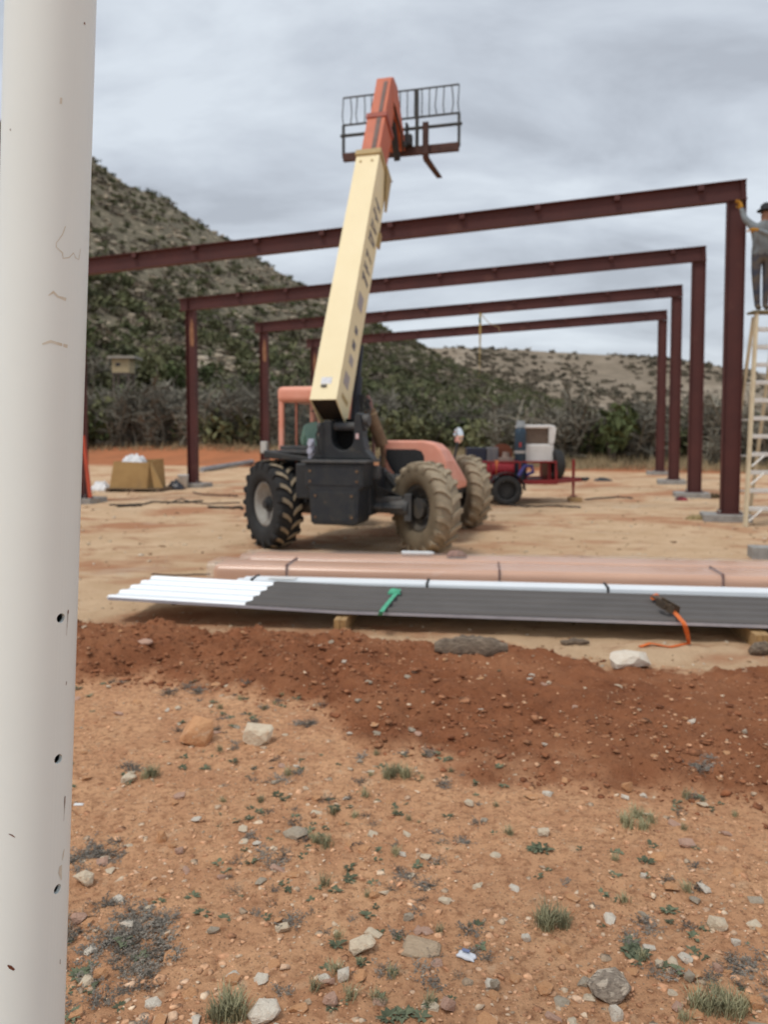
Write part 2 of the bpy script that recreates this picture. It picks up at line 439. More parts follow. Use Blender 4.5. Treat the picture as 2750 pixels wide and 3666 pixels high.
twigm = foliage_mat('bare_twig', (.215, .198, .158), (.145, .134, .105))
barkm = mat('bark', (.14, .11, .09), (.09, .07, .06), 20, rough=.95)
def land(x, y):
    return max(hg(x, y), float(hill_h(np.array([x]), np.array([y]))[0]))
# individual shrubs of the belt behind the pad
green_meshes = []
for i in range(5):
    V_, F_ = leaf_clump(420, 1.0, 1.0, .13, 100 + i, 8)
    green_meshes.append(np_mesh('crown', V_, F_))
trunk_meshes = []
for i in range(3):
    m = MB(); r = random.Random(i)
    for s_ in range(5):
        a = r.uniform(0, 6.28); m.path([(0, 0, -.1), (math.cos(a) * .15, math.sin(a) * .15, .4), (math.cos(a) * .45, math.sin(a) * .45, .95)], .05, 5, taper=.3)
    trunk_meshes.append(m.mesh('trunk'))
brush_meshes = [bare_brush(1.0, 200 + i, 10 + i % 3) for i in range(6)]
rb = random.Random(5)
kinds = {'bare': 0, 'juniper': 0, 'olive': 0}
spots = []
for i in range(420):
    a = rb.uniform(-.43, .52); f = rb.random() ** 1.4
    y0 = float(pad_far(np.array(a * 36))) + 5.0 - (1.5 if a > .2 else 0)
    y = y0 + f * 34; x = a * y; spots.append((y, x, f))
spots.sort()
for y, x, f in spots:
    pj = .10 + .50 * max(0, f - .2)
    u = rb.random(); z = land(x, y) - .05
    if u > pj + .20 + .35 * max(0, f - .2):
        if kinds['bare'] >= 250: continue
        kinds['bare'] += 1
        s = rb.uniform(1.7, 3.6) * float(np.interp(x / y, [-.05, .12], [1, .86])); o = link('bare_shrub', brush_meshes[rb.randrange(6)]); 
        if not o.data.materials: o.data.materials.append(twigm)
        o.scale = (s * rb.uniform(.9, 1.3), s * rb.uniform(.9, 1.3), s)
        tag(o, 'leafless grey shrub in the thick brush belt behind the building pad', 'shrub', 'leafless shrubs behind the pad')
    else:
        ol = u > pj; k = 'olive' if ol else 'juniper'; kinds[k] += 1
        o = bpy.data.objects.new('evergreen_shrub', None); C.objects.link(o)
        s = rb.uniform(1.0, 1.9) * float(np.interp(x / y, [-.05, .12], [1, .88]))
        cme = green_meshes[rb.randrange(5)]; cr = link('crown', cme, None, o); tr = link('trunk', trunk_meshes[rb.randrange(3)], None, o)
        if not cme.materials: cme.materials.append(leafm)
        cr.material_slots[0].link = 'OBJECT'; cr.material_slots[0].material = olivem if ol else leafm
        if not tr.data.materials: tr.data.materials.append(barkm)
        o.scale = (s, s, s * rb.uniform(.9, 1.35))
        tag(o, ('olive brown' if ol else 'dark green') + ' leafy evergreen shrub in the brush belt behind the pad', 'shrub', k + ' shrubs behind the pad')
    o.location = (x, y, z); o.rotation_euler = (0, 0, rb.uniform(0, 6.28))
# scrub masses (nobody could count them)
def scatter(name, label, n, xy, hfn, variants, size, palette, m, sink=.1):
    r = np.random.default_rng(len(name) * 7 + n); Vs, Fs, Cs = [], [], []; base = 0
    hs_ = hfn(np.array([q[0] for q in xy]), np.array([q[1] for q in xy]))
    for (x, y, s), hz in zip(xy, hs_):
        vv, ff = variants[r.integers(len(variants))]; an = r.uniform(0, 6.28); c, sn = math.cos(an), math.sin(an)
        ss = s * np.array([r.uniform(.8, 1.25), r.uniform(.8, 1.25), r.uniform(.7, 1.15)])
        q = vv * ss; q = np.stack([q[:, 0] * c - q[:, 1] * sn + x, q[:, 0] * sn + q[:, 1] * c + y, q[:, 2] + hz - sink * s], 1)
        Vs.append(q); Fs.append(ff + base); base += len(q)
        pc = np.array(palette[r.integers(len(palette))]) * r.uniform(.7, 1.25); Cs.append(np.tile(pc, (len(q), 1)))
    o = link(name, np_mesh(name, np.concatenate(Vs), np.concatenate(Fs), np.concatenate(Cs)), m)
    return tag(o, label, None, None, 'stuff')
hv = [leaf_clump(80, 1, 1, .24, 300 + i, 6) for i in range(6)]
hvg = [leaf_clump(70, 1.1, .7, .26, 320 + i, 7) for i in range(5)]
r = np.random.default_rng(3); xy, xyg = [], []
hh1 = hill_h
while len(xy) < 6800:
    y = 50 + (190) * r.random() ** .8; a = r.uniform(-.62, .62); x = a * y
    Yc = np.interp(a, HA, HY); yf = 50 - 8 * a; tt = (y - yf) / (Yc - yf)
    if tt < .12 or tt > 1.04: continue
    dens = np.interp(tt, [.1, .45, .7, 1], [1, .95, .62, .60]) * (1 if a > -.1 else .75)
    dens *= .5 + 1.0 * (fbm(np.array([x]), np.array([y]), .06, 3, 81)[0] + .5)
    if a > -.02: dens += .35
    if r.random() > dens: continue
    s = r.uniform(.35, 1.15) * (1.2 if tt < .5 else .85)
    (xyg if r.random() < .34 else xy).append((x, y, s))
scrubm = attr_mat('hill_scrub', .9, .2, 1.5)
scatter('hill_scrub', 'dense dark green juniper scrub covering the hillside', 1, xy, hh1, hv, 1, [(.128, .135, .066), (.100, .110, .054), (.150, .148, .078), (.112, .120, .066), (.138, .130, .080)], scrubm)
scatter('dry_hill_brush', 'dry grey brown brush between the junipers on the hillside', 2, xyg, hh1, hvg, 1, [(.19, .165, .13), (.15, .13, .10), (.23, .19, .14)], scrubm)
xy = []
while len(xy) < 2600:
    y = r.uniform(330, 545); a = r.uniform(-.1, .62); x = a * y
    if fbm(np.array([x]), np.array([y]), .016, 3, 91)[0] + r.uniform(-.25, .25) < .02: continue
    xy.append((x, y, r.uniform(.9, 2.3)))
fv = [leaf_clump(26, 1, .7, .45, 340 + i, 5) for i in range(4)]
scatter('far_ridge_scrub', 'dark scrub dotted over the far ridge', 3, xy, ridge_h, fv, 1, [(.14, .125, .09), (.165, .14, .10), (.19, .16, .12)], scrubm)
# dry grass fringe on the bank
nb = 9000
a = r.uniform(-.43, .52, nb); yy = pad_far(a * 36) + np.interp(a, [-.3, .1], [3.8, 1.2]) + r.uniform(0, 5, nb) ; xx = a * yy
zz_ = hgt(xx, yy); hh_ = r.uniform(.12, .45, nb); dx = r.normal(0, .12, nb); an = r.uniform(0, 6.28, nb); wv = .022
V_ = np.stack([np.stack([xx - wv * np.cos(an), yy - wv * np.sin(an), zz_ - .02], 1), np.stack([xx + wv * np.cos(an), yy + wv * np.sin(an), zz_ - .02], 1), np.stack([xx + dx, yy, zz_ + hh_], 1)], 1).reshape(-1, 3)
cc = np.repeat(np.array([(.34, .26, .15), (.42, .33, .2), (.24, .19, .11)])[r.integers(0, 3, nb)], 3, 0)
tag(link('dry_grass', np_mesh('dry_grass', V_, np.arange(3 * nb).reshape(-1, 3), cc), attr_mat('dry_grass', .9, .1)), 'dry straw coloured grass fringe along the far bank', None, None, 'stuff')

# ================================================================== steel frames on footings
steel = mat('red_oxide_steel', (.095, .027, .023), (.066, .020, .018), 1.3, (.35, .7), .6, c3=(.15, .062, .045), p3=(.58, .76), s3=.9)
rawp = mat('bare_primer_patch', (.33, .17, .09), (.25, .11, .06), 5, (.4, .6), .8)
conc = mat('concrete', (.33, .32, .30), (.25, .24, .225), 9, (.4, .65), .9, bmp=.3, bscale=60, c3=(.36, .27, .19), p3=(.6, .72), s3=4)
hd = R(15.0); fr = Vector((math.cos(hd), -math.sin(hd), 0)); fo = Vector((math.sin(hd), math.cos(hd), 0))
R1 = Vector((6.19, 13.95, 0)); SP, WID, FT = 5.07, 13.42, .125
ZR, ZL, BD, BW = 5.98, 5.36, .34, .17
frame_words = ['nearest dark red steel portal frame, its tall right column beside the ladder', 'second dark red steel portal frame counting back from the camera',
               'third dark red steel portal frame back, carrying the yellow sling', 'farthest and smallest of the four dark red steel portal frames']
foot_words = [['concrete footing under the nearest right hand column by the ladder', 'concrete footing behind the white post, red brace standing on it'],
              ['concrete footing of the second right hand column', 'concrete footing of the left column near the white bucket'],
              ['concrete footing of the third right hand column', 'concrete footing of the third left column behind the loader tyre'],
              ['smallest far concrete footing at the last right hand column', 'concrete footing of the farthest left column behind the loader']]
def ibeam(m, L, depth, w, fn, tf=.016, tw=.012):
    # fn(along, across, depth) -> point ; web in the across=0 plane
    for (a0, a1, d0, d1) in ((-w / 2, w / 2, -depth / 2, -depth / 2 + tf), (-w / 2, w / 2, depth / 2 - tf, depth / 2), (-tw / 2, tw / 2, -depth / 2 + tf, depth / 2 - tf)):
        vs_ = [fn(l, a_, d) for d in (d0, d1) for a_ in (a0, a1) for l in (0, L)]
        m.add(vs_, [(0, 2, 3, 1), (4, 5, 7, 6), (0, 1, 5, 4), (2, 6, 7, 3), (0, 4, 6, 2), (1, 3, 7, 5)])
for k in range(4):
    base = R1 + fo * SP * k
    root = thing('steel_frame', frame_words[k], 'steel frame', base, -hd, 'steel portal frames of the new building')
    # local: x along the frame (0 = right column, -WID = left), y = depth, z up
    for cx, zt in ((-.0, ZR), (-WID, ZL)):
        top = zt - BD - .02 - (.0 if cx == 0 else 0)
        m = MB(); ibeam(m, top - FT - .02, .31 if cx == 0 else .28, BW, lambda l, a_, d, cx=cx: Vector((cx + d, a_, FT + .02 + l)))
        col_ = m.build('column', steel, root)
        MB().box(cx - .2, cx + .2, -.14, .14, FT, FT + .02).build('base_plate', steel, col_)
        for sx in (-.17, .17):
            for sy in (-.11, .11):
                MB().cyl((cx + sx, sy, FT + .02), (cx + sx, sy, FT + .07), .014, n=6, smooth=False).build('anchor_bolt', conc, col_)
        if cx != 0:
            MB().prism([(-.05, 0), (.05, .0), (.07, .25), (.045, .62), (-.01, .78), (-.06, .55), (-.07, .2)], lambda a_, b_, d, cx=cx, top=top: Vector((cx + .02 + a_, d, top - 1.0 + b_)), -.0095, -.0072).build('bare_patch', rawp, col_)
    sl = math.atan2(ZR - ZL, WID); Lb = (WID + .16 + .34) / math.cos(sl)
    p0 = Vector((.16, 0, ZR - BD / 2)); dl = Vector((-math.cos(sl), 0, -math.sin(sl))); dn_ = Vector((-math.sin(sl), 0, math.cos(sl)))
    m = MB(); ibeam(m, Lb, BD, BW, lambda l, a_, d: p0 + dl * l + Vector((0, a_, 0)) + dn_ * d)
    bo = m.build('beam', steel, root)
    for ex in (.08, Lb - .25):
        m = MB(); q = p0 + dl * ex; M = Matrix.Translation(q) @ Matrix.Rotation(sl, 4, 'Y').inverted()
        m.box(-.006, .006, -BW / 2 + .002, BW / 2 - .002, -BD / 2 + .018, BD / 2 - .018, M).build('stiffener', steel, bo)
    n = 9
    for j in range(n):
        l = .75 + j * 1.42; q = p0 + dl * l; M = Matrix.Translation(q) @ Matrix.Rotation(-sl, 4, 'Y')
        m = MB(); m.box(-.05, .05, -BW / 2 - .002, -.008, .06, BD / 2 - .018, M); 
        m.build('purlin_clip', steel, bo)
    for s_, cx in ((0, 0), (1, -WID)):
        if k in (2, 3) and s_ == 1 and False: continue
        q = base + fr * (cx - .12); h0 = hg(q.x, q.y)
        f = MB(); f.box(-.46, .34 if s_ == 0 else .40, -.32, .32, min(h0, 0) - .15, FT - .001)
        fo_ = f.build('concrete_footing', conc, None, .012); fo_.location = base + fr * (cx if s_ == 0 else cx + .05); fo_.rotation_euler = (0, 0, -hd)
        tag(fo_, foot_words[k][s_], 'footing', 'concrete footings')

# ================================================================== telehandler
yel = mat('boom_cream_paint', (.86, .75, .47), (.82, .70, .42), 2, (.35, .7), .5, c3=(.50, .38, .18), p3=(.66, .8), s3=1.6)
yeldark = mat('boom_cream_edge', (.46, .34, .15), (.38, .27, .12), 6, rough=.6)
orng = mat('boom_orange_paint', (.56, .135, .055), (.48, .11, .045), 3, (.35, .7), .5, c3=(.30, .15, .09), p3=(.62, .78), s3=2)
salm = mat('faded_salmon_paint', (.80, .37, .27), (.72, .27, .18), 2.2, (.35, .68), .5, c3=(.55, .35, .27), p3=(.62, .8), s3=3)
blk = mat('chassis_black_paint', (.022, .024, .027), (.036, .038, .038), 5, (.4, .65), .5, c3=(.10, .085, .062), p3=(.60, .74), s3=2.5)
cwm = mat('counterweight_black_paint', (.020, .024, .030), (.034, .036, .036), 7, (.4, .65), .5, c3=(.12, .09, .055), p3=(.63, .74), s3=9)
greydk = mat('worn_dark_grey', (.06, .063, .066), (.10, .095, .088), 8, rough=.6)
rust = mat('rusty_muffler', (.20, .125, .07), (.13, .07, .04), 6, rough=.8, c3=(.28, .20, .12), p3=(.58, .7), s3=4)
chrome = mat('bright_metal', (.62, .62, .62), (.5, .5, .5), 4, rough=.25, metal=1)
rubber = mat('clean_black_rubber', (.022, .022, .022), (.035, .034, .032), 9, rough=.75)
rimm = mat('grey_rim_paint', (.30, .29, .26), (.22, .20, .175), 6, rough=.6, c3=(.16, .12, .09), p3=(.6, .72), s3=5)
rimdk = mat('dark_rim_paint', (.055, .055, .055), (.10, .085, .065), 6, rough=.6)
def tyre_mat(name, lo, hi, side, lug, depth):
    # rubber with dry dirt packed by height of the tread (radius from the wheel's own axle)
    m, t, b = newmat(name); tcn = nd(t, 'ShaderNodeTexCoord'); sx = nd(t, 'ShaderNodeSeparateXYZ'); t.links.new(tcn.outputs['Object'], sx.inputs[0])
    cb = nd(t, 'ShaderNodeCombineXYZ'); t.links.new(sx.outputs[1], cb.inputs[1]); t.links.new(sx.outputs[2], cb.inputs[2])
    ln = nd(t, 'ShaderNodeVectorMath', operation='LENGTH'); t.links.new(cb.outputs[0], ln.inputs[0])
    mr = nd(t, 'ShaderNodeMapRange'); t.links.new(ln.outputs['Value'], mr.inputs[0]); mr.inputs[1].default_value = lo; mr.inputs[2].default_value = hi
    nz = ramp(t, noise_tex(t, tcn.outputs['Object'], 7, 6, .65), .3, .68)
    dirt = mix(t, nz, lug, tuple(c * .62 for c in lug))
    base = mix(t, ramp(t, noise_tex(t, tcn.outputs['Object'], 5, 6, .65), .35, .65), side, tuple(c * depth for c in side))
    t.links.new(mix(t, mr.outputs[0], base, dirt), b.inputs['Base Color']); b.inputs['Roughness'].default_value = .9; b.inputs['Specular IOR Level'].default_value = .2
    return m
ty_clean = tyre_mat('tyre_dusty_lugs', .595, .607, (.026, .026, .026), (.42, .34, .235), 1.5)
ty_mud = tyre_mat('tyre_caked_tan', .50, .60, (.20, .158, .105), (.43, .35, .245), .72)
MX, MY, MH = -.44, 10.45, R(15.5)
tele = thing('telehandler', 'salmon and black telehandler with raised cream and orange telescopic boom', 'telehandler', (MX, MY, 0), -MH)
def tyre_mesh(w=.36, r=.61, hub=.31):
    m = MB(); h = w / 2
    prof = [(-h * .70, hub), (-h * .92, hub + .03), (-h * 1.0, hub + .12), (-h * .98, r - .10), (-h * .86, r - .045), (-h * .4, r - .030), (0, r - .027), (h * .4, r - .030), (h * .86, r - .045), (h * .98, r - .10), (h, hub + .12), (h * .92, hub + .03), (h * .70, hub)]
    m.lathe(prof, 56)
    nl = 19
    for sgn in (-1, 1):
        for i in range(nl):
            t0 = 2 * math.pi * (i + (.5 if sgn > 0 else 0)) / nl; vs_ = []
            # bar lug running from the centre line out over the shoulder
            for (a, rr, dt) in ((.012, 1.0, 0.0), (h * .38, 1.0, .10), (h * .72, .992, .155), (h * 1.0, .965, .17), (h * 1.03, .90, .175)):
                for wdt in (-.062, .062):
                    for q in (1, 0):
                        rad = r * rr if q else r * rr - .055
                        tt = t0 - dt + wdt * (.80 if q else 1.0)
                        vs_.append((sgn * a, rad * math.cos(tt), rad * math.sin(tt)))
            fs_ = []
            for j in range(4):
                b0, b1 = j * 4, j * 4 + 4
                fs_ += [(b0, b0 + 2, b1 + 2, b1), (b0, b1, b1 + 1, b0 + 1), (b0 + 2, b0 + 3, b1 + 3, b1 + 2)]
            fs_ += [(0, 1, 3, 2), (16, 18, 19, 17)]
            m.add(vs_, fs_)
    return m.mesh('tyre')
def rim_mesh(w=.36, hub=.31):
    m = MB(); h = w / 2
    m.lathe([(-h * .72, hub + .012), (-h * .60, hub - .02), (-h * .2, hub - .05), (h * .2, hub - .05), (h * .60, hub - .02), (h * .72, hub + .012), (h * .70, hub - .028), (h * .55, hub - .045), (h * .2, hub - .075), (-.02, hub - .085), (-.03, .10), (-.05, .10), (-.045, hub - .085), (-h * .5, hub - .06), (-h * .70, hub - .028)], 40)
    return m.mesh('rim')
tm, rmh = tyre_mesh(), rim_mesh()
for (v, u, steer, tmm, rmm) in ((-1.14, 0, 50, ty_clean, rimm), (1.02, 0, 46, ty_mud, rimdk), (1.06, 2.85, 39, ty_mud, rimdk), (-1.06, 2.85, 35, ty_clean, rimm)):
    wv_ = bpy.data.objects.new('wheel', None); C.objects.link(wv_); wv_.parent = tele; wv_.location = (v, u, .60); wv_.rotation_euler = (0, 0, R(steer))
    for nm, me, mm in (('tyre', tm, tmm), ('rim', rmh, rmm)):
        o = link(nm, me, None, wv_)
        if not me.materials: me.materials.append(mm)
        o.material_slots[0].link = 'OBJECT'; o.material_slots[0].material = mm
        o.rotation_euler = (R(9 * (v + u)), 0, 0)
    s_ = -1 if v < 0 else 1
    m = MB(); m.cyl((-.12 * s_, 0, 0), (.08 * s_, 0, 0), .135, .10, 20); m.cyl((.08 * s_, 0, 0), (.13 * s_, 0, 0), .07, .06, 16)
    for q in range(8): m.cyl((.0, .17 * math.cos(q * .785), .17 * math.sin(q * .785)), (.0 + s_ * -.07, .17 * math.cos(q * .785), .17 * math.sin(q * .785)), .016, n=6)
    m.build('hub', rimdk if v > 0 else blk, wv_)
# axles
for u in (0, 2.85):
    m = MB(); m.cyl((-.80, u, .60), (.80, u, .60), .085, n=16); m.cyl((-.22, u, .60), (.22, u, .60), .2, n=18); m.box(-.72, .72, u - .07, u + .07, .66, .74)
    for sx in (-1, 1):
        m.cyl((sx * .55, u, .60), (sx * .80, u, .60), .10, .13, 14); m.box(sx * .80 - .05, sx * .80 + .05, u - .09, u + .09, .42, .78)
    m.build('axle', greydk, tele, .012)
m = MB(); m.box(-.40, .30, -.25, 3.35, .62, 1.02); m.box(-.30, .22, 2.4, 3.4, .5, 1.2); m.box(-.36, .36, -.3, .4, .5, 1.1); m.build('chassis', blk, tele, .02)
# rear cowl: broad plate on top, tapering counterweight below
fv_ = lambda a_, b_, d: Vector((a_, d, b_))
m = MB(); m.prism([(-.39, 1.20), (.39, 1.20), (.385, .90), (.335, .86), (.315, .46), (.28, .42), (-.28, .42), (-.31, .46), (-.335, .86), (-.385, .90)], fv_, -.72, -.22)
cw = m.build('counterweight', cwm, tele, .025, 3)
m = MB(); m.box(-.285, .285, -.728, -.722, .47, .84); m.box(-.36, .36, -.728, -.722, .92, 1.15); m.build('cover_plate', cwm, cw, .006)
for (a_, b_) in ((-.31, 1.10), (.31, 1.10), (-.31, .97), (.31, .97), (-.24, .79), (.24, .79), (-.24, .52), (.24, .52)):
    MB().cyl((a_, -.729, b_), (a_, -.742, b_), .016, n=8).build('bolt', rust, cw)
MB().box(-.42, .44, -.76, -.1, 1.203, 1.235).build('deck_plate', greydk, tele, .006)
# tower with U slot
arc = [(.02 + .15 * math.cos(t_a), 1.50 + .15 * math.sin(t_a)) for t_a in [math.pi * 2 - i * math.pi / 8 for i in range(9)]]
tower = [(-.42, 1.24), (-.33, 1.36), (-.30, 1.68), (-.22, 1.74), (-.135, 1.74)] + arc[::-1] + [(.175, 1.74), (.20, 1.84), (.26, 1.82), (.285, 1.52), (.32, 1.36), (.42, 1.24)]
MB().prism(tower, fv_, -.42, -.17).build('boom_tower', blk, tele, .012)
MB().box(-.20, .22, -.165, -.12, 1.25, 1.76).build('slot_shade_back', mat('slot_painted_shade', (.006, .006, .006), rough=.9), tele)  # near-black sheet added behind the slot, painted-in shade that closes the view through
m = MB(); m.cyl((-.36, -.28, 1.66), (.30, -.28, 1.66), .055, n=14); m.cyl((.25, -.28, 1.74), (.34, -.28, 1.74), .08, n=18); m.build('pivot_pin', greydk, tele)
# boom: frame along its own axis
EL = R(61.5); BO = Vector((-.20, -.53, 2.03)); BA = Vector((0, math.cos(EL), math.sin(EL))); BN = Vector((0, -math.sin(EL), math.cos(EL)))
def bp(v, L, d): return BO + Vector((v, 0, 0)) + BA * L + BN * d
def bbox(m, v0, v1, L0, L1, d0, d1):
    vs_ = [bp(v, L, d) for d in (d0, d1) for L in (L0, L1) for v in (v0, v1)]
    return m.add(vs_, [(0, 2, 3, 1), (4, 5, 7, 6), (0, 1, 5, 4), (2, 6, 7, 3), (0, 4, 6, 2), (1, 3, 7, 5)])
HW, HB = .18, .54
m = MB()   # hollow open tube with oblique rear end
wt = .014
for (v0, v1, d0, d1) in ((-HW, HW, -wt, 0), (-HW, HW, -HB, -HB + wt), (-HW, -HW + wt, -HB + wt, -wt), (HW - wt, HW, -HB + wt, -wt)):
    L0 = lambda d: -.03 - .10 * (-d / HB)
    vs_ = [bp(v, (L0(d) if e_ == 0 else 4.27), d) for d in (d0, d1) for e_ in (0, 1) for v in (v0, v1)]
    m.add(vs_, [(0, 2, 3, 1), (4, 5, 7, 6), (0, 1, 5, 4), (2, 6, 7, 3), (0, 4, 6, 2), (1, 3, 7, 5)])
boom = m.build('outer_boom', yel, tele)
m = MB(); bbox(m, -HW - .02, HW + .02, 4.20, 4.30, .002, .03); bbox(m, -HW - .02, -HW - .002, 4.20, 4.30, -HB - .02, .002); bbox(m, HW + .002, HW + .02, 4.20, 4.30, -HB - .02, .002)
m.build('boom_collar', yeldark, boom, .006)
m = MB(); vs_ = [bp(HW + .021, 4.27, -.30), bp(HW + .021, 4.27, -.58), bp(HW + .021, 3.62, -.60), bp(HW + .021, 3.59, -.545)]
m.add(vs_ + [v + Vector((.02, 0, 0)) for v in vs_], [(0, 1, 2, 3), (7, 6, 5, 4), (0, 4, 5, 1), (1, 5, 6, 2), (2, 6, 7, 3), (3, 7, 4, 0)]).build('side_bracket', yeldark, boom)
m = MB(); bbox(m, HW + .002, HW + .03, 2.9, 3.15, -HB - .06, -HB + .03); m.build('hose_guard', yeldark, boom)
for (a_, b_) in ((-.10, 4.08), (.08, 4.08)):
    MB().cyl(bp(a_, b_, .0005), bp(a_, b_, .008), .022, n=10).build('wear_pad_bolt', yeldark, boom)
m = MB(); bbox(m, -HW + wt + .002, HW - wt - .002, -.035, .28, -HB + wt + .002, -wt - .012); m.build('boom_shade_block', mat('boom_painted_shade', (.018, .014, .011), (.035, .022, .012), 9, rough=.9), boom)  # added solid block, its dark colour stands in for shade inside the tube
m = MB(); bbox(m, -.07, .075, .20, .30, .001, .003); m.build('decal', mat('white_decal', (.72, .73, .75), (.5, .52, .56), 30, rough=.5), boom)
m = MB(); bbox(m, -.055, .02, .15, .18, .001, .02); m.build('handle_slot', greydk, boom)
# illegible worn dark lettering along the boom's right face
ink = mat('worn_navy_ink', (.10, .10, .14), (.30, .27, .24), 22, (.42, .62), .6)
inkl = mat('faded_lavender_ink', (.36, .34, .38), (.46, .40, .33), 15, (.42, .62), .6)
rl = random.Random(4); L = 3.55
while L > 2.05:
    wl = rl.uniform(.10, .15)
    if 2.68 < L < 2.8: L -= .12; continue
    m = MB()
    for j in range(rl.choice((2, 3, 3))):
        l0 = L - wl + rl.uniform(0, .3) * wl; l1 = l0 + rl.uniform(.025, .04); lean = rl.choice((0, .04, .04, -.05)); e0, e1 = -.42, -.14
        vs_ = [bp(HW + .002, l0 + lean, e1), bp(HW + .002, l1 + lean, e1), bp(HW + .002, l1, e0), bp(HW + .002, l0, e0)]
        m.add(vs_ + [v + Vector((.002, 0, 0)) for v in vs_], [(0, 1, 2, 3), (7, 6, 5, 4), (0, 4, 5, 1), (1, 5, 6, 2), (2, 6, 7, 3), (3, 7, 4, 0)]); L0 = l0; wl *= 1.0; L -= .02
    bbox(m, HW + .0035, HW + .005, L - wl, L - wl * .2, -.20, -.15) if rl.random() < .6 else bbox(m, HW + .0035, HW + .005, L - wl, L - wl * .2, -.31, -.27)
    m.build('lettering', ink, boom); L -= wl + .03
for (l0, l1, d0, d1, mm) in ((1.55, 1.80, -.36, -.16, inkl), (1.16, 1.27, -.34, -.22, ink), (.92, 1.04, -.35, -.22, ink), (.66, .80, -.36, -.20, inkl), (.30, .50, -.34, -.14, inkl), (.10, .17, -.42, -.16, yeldark)):
    m = MB(); bbox(m, HW + .002, HW + .004, l0, l1, d0, d1); m.build('lettering', mm, boom)
# orange stages
def stage(name, hw, top, bot, L0, L1, m_):
    m = MB(); bbox(m, -hw, hw, L0, L1, bot, top); return m.build(name, m_, tele, .008)
st2 = stage('middle_boom', .145, -.05, -.49, 3.6, 5.12, orng)
m = MB(); bbox(m, -.165, .165, 5.04, 5.14, -.51, -.03); m.build('boom_collar', mat('dark_orange_edge', (.34, .06, .03), rough=.55), st2, .006)
stripm = mat('wear_strip_brown', (.20, .135, .115), (.15, .10, .085), 8, rough=.7)
m = MB(); bbox(m, .015, .085, 4.31, 5.07, -.049, -.040); m.build('wear_strip', stripm, st2)
st3 = stage('inner_boom', .125, -.08, -.46, 4.8, 5.97, orng)
m = MB(); bbox(m, .01, .07, 5.19, 5.87, -.079, -.070); m.build('wear_strip', stripm, st3)
# boom head: gooseneck turning forward and down
nose0 = bp(0, 5.95, -.08)
def side(pts, v0, v1, name, m_, par):
    m = MB(); n = len(pts)
    vs_ = [Vector((BO.x + v0, a_, b_)) for a_, b_ in pts] + [Vector((BO.x + v1, a_, b_)) for a_, b_ in pts]
    m.add(vs_, [(i, (i + 1) % n, n + (i + 1) % n, n + i) for i in range(n)] + [tuple(range(n))[::-1], tuple(range(n, 2 * n))]); return m.build(name, m_, par, .008)
u0, z0 = nose0.y, nose0.z
head = side([(u0 - .02, z0 - .03), (u0 + .10, z0 + .05), (u0 + .34, z0 + .0), (u0 + .80, z0 - .62), (u0 + .86, z0 - .86), (u0 + .66, z0 - .86), (u0 + .50, z0 - .62), (u0 + .28, z0 - .34), (u0 + .10, z0 - .42)], -.13, .13, 'boom_head', orng, tele)
m = MB(); m.cyl((BO.x - .16, u0 + .76, z0 - .78), (BO.x + .16, u0 + .76, z0 - .78), .05, n=12); m.build('head_pin', greydk, head)
m = MB(); m.cyl((BO.x + .03, u0 + .40, z0 - .55), (BO.x + .03, u0 + .72, z0 - 1.05), .055, n=12); m.cyl((BO.x + .03, u0 + .28, z0 - .36), (BO.x + .03, u0 + .40, z0 - .55), .028, n=10); m.build('tilt_cylinder', blk, head)
m = MB(); m.path([(BO.x + .12, u0 + .1, z0 - .35), (BO.x + .2, u0 + .35, z0 - .75), (BO.x + .16, u0 + .6, z0 - .95)], .018, 6); m.build('hose', rubber, head)
# carriage and fork rack
CU = u0 + 1.03; zt = 7.44; zb = 6.41; cv = BO.x; cw_ = 1.03
rackm = mat('rack_dark_green_black', (.035, .042, .042), (.06, .055, .045), 6, rough=.6)
rackr = mat('rack_brown_rust', (.10, .05, .04), (.06, .035, .03), 5, rough=.8)
car = bpy.data.objects.new('fork_carriage', None); C.objects.link(car); car.parent = tele; car.location = (cv, CU, 0)
def rail(name, z, r, m_, x0=-cw_, x1=cw_): return MB().cyl((x0, 0, z), (x1, 0, z), r, n=8).build(name, m_, car)
rail('top_rail', zt, .016, rackm); rail('middle_rail', 6.97, .020, rackm); rail('fork_shaft', 6.79, .030, rackm, -cw_ - .05, cw_ + .05)
MB().box(-cw_, cw_, -.04, .04, zb - .07, zb + .07).build('lower_beam', rackr, car, .006)
for x in (-cw_, cw_): MB().box(x - .022, x + .022, -.02, .02, zb, 6.97).build('end_post', rackm, car)
for x in (-.32, .30): MB().box(x - .028, x + .028, -.025, .025, zb, zt).build('upright', rackm, car)
rr_ = random.Random(8)
for i in range(17):
    x = -cw_ + i * 2 * cw_ / 16
    bx = rr_.uniform(-.03, .03) if abs(x) > .55 else 0
    MB().path([(x, 0, 6.97), (x + bx, -.01, 7.13), (x + bx * .6, .01, 7.29), (x, 0, zt)], .0105, 6).build('backrest_bar', rackm, car)
for x in (-.48, .47):
    m = MB(); pts = [(-.06, 6.84), (-.06, zb - .10), (.0, zb - .14), (1.12, zb - .12), (1.12, zb - .135), (.0, zb - .185), (-.075, zb - .17), (-.11, zb - .10), (-.11, 6.84)]
    n = len(pts); vs_ = [Vector((x - .05, a_, b_)) for a_, b_ in pts] + [Vector((x + .05, a_, b_)) for a_, b_ in pts]
    m.add(vs_, [(i, (i + 1) % n, n + (i + 1) % n, n + i) for i in range(n)] + [tuple(range(n))[::-1], tuple(range(n, 2 * n))]); m.build('fork', rackr, car)
m = MB(); m.box(-.20, .24, -.16, -.045, 6.47, 6.65); m.box(-.17, -.13, -.17, -.045, 6.45, 6.84); m.box(.13, .17, -.17, -.045, 6.45, 6.84); m.build('carriage_bracket', blk, car, .01)
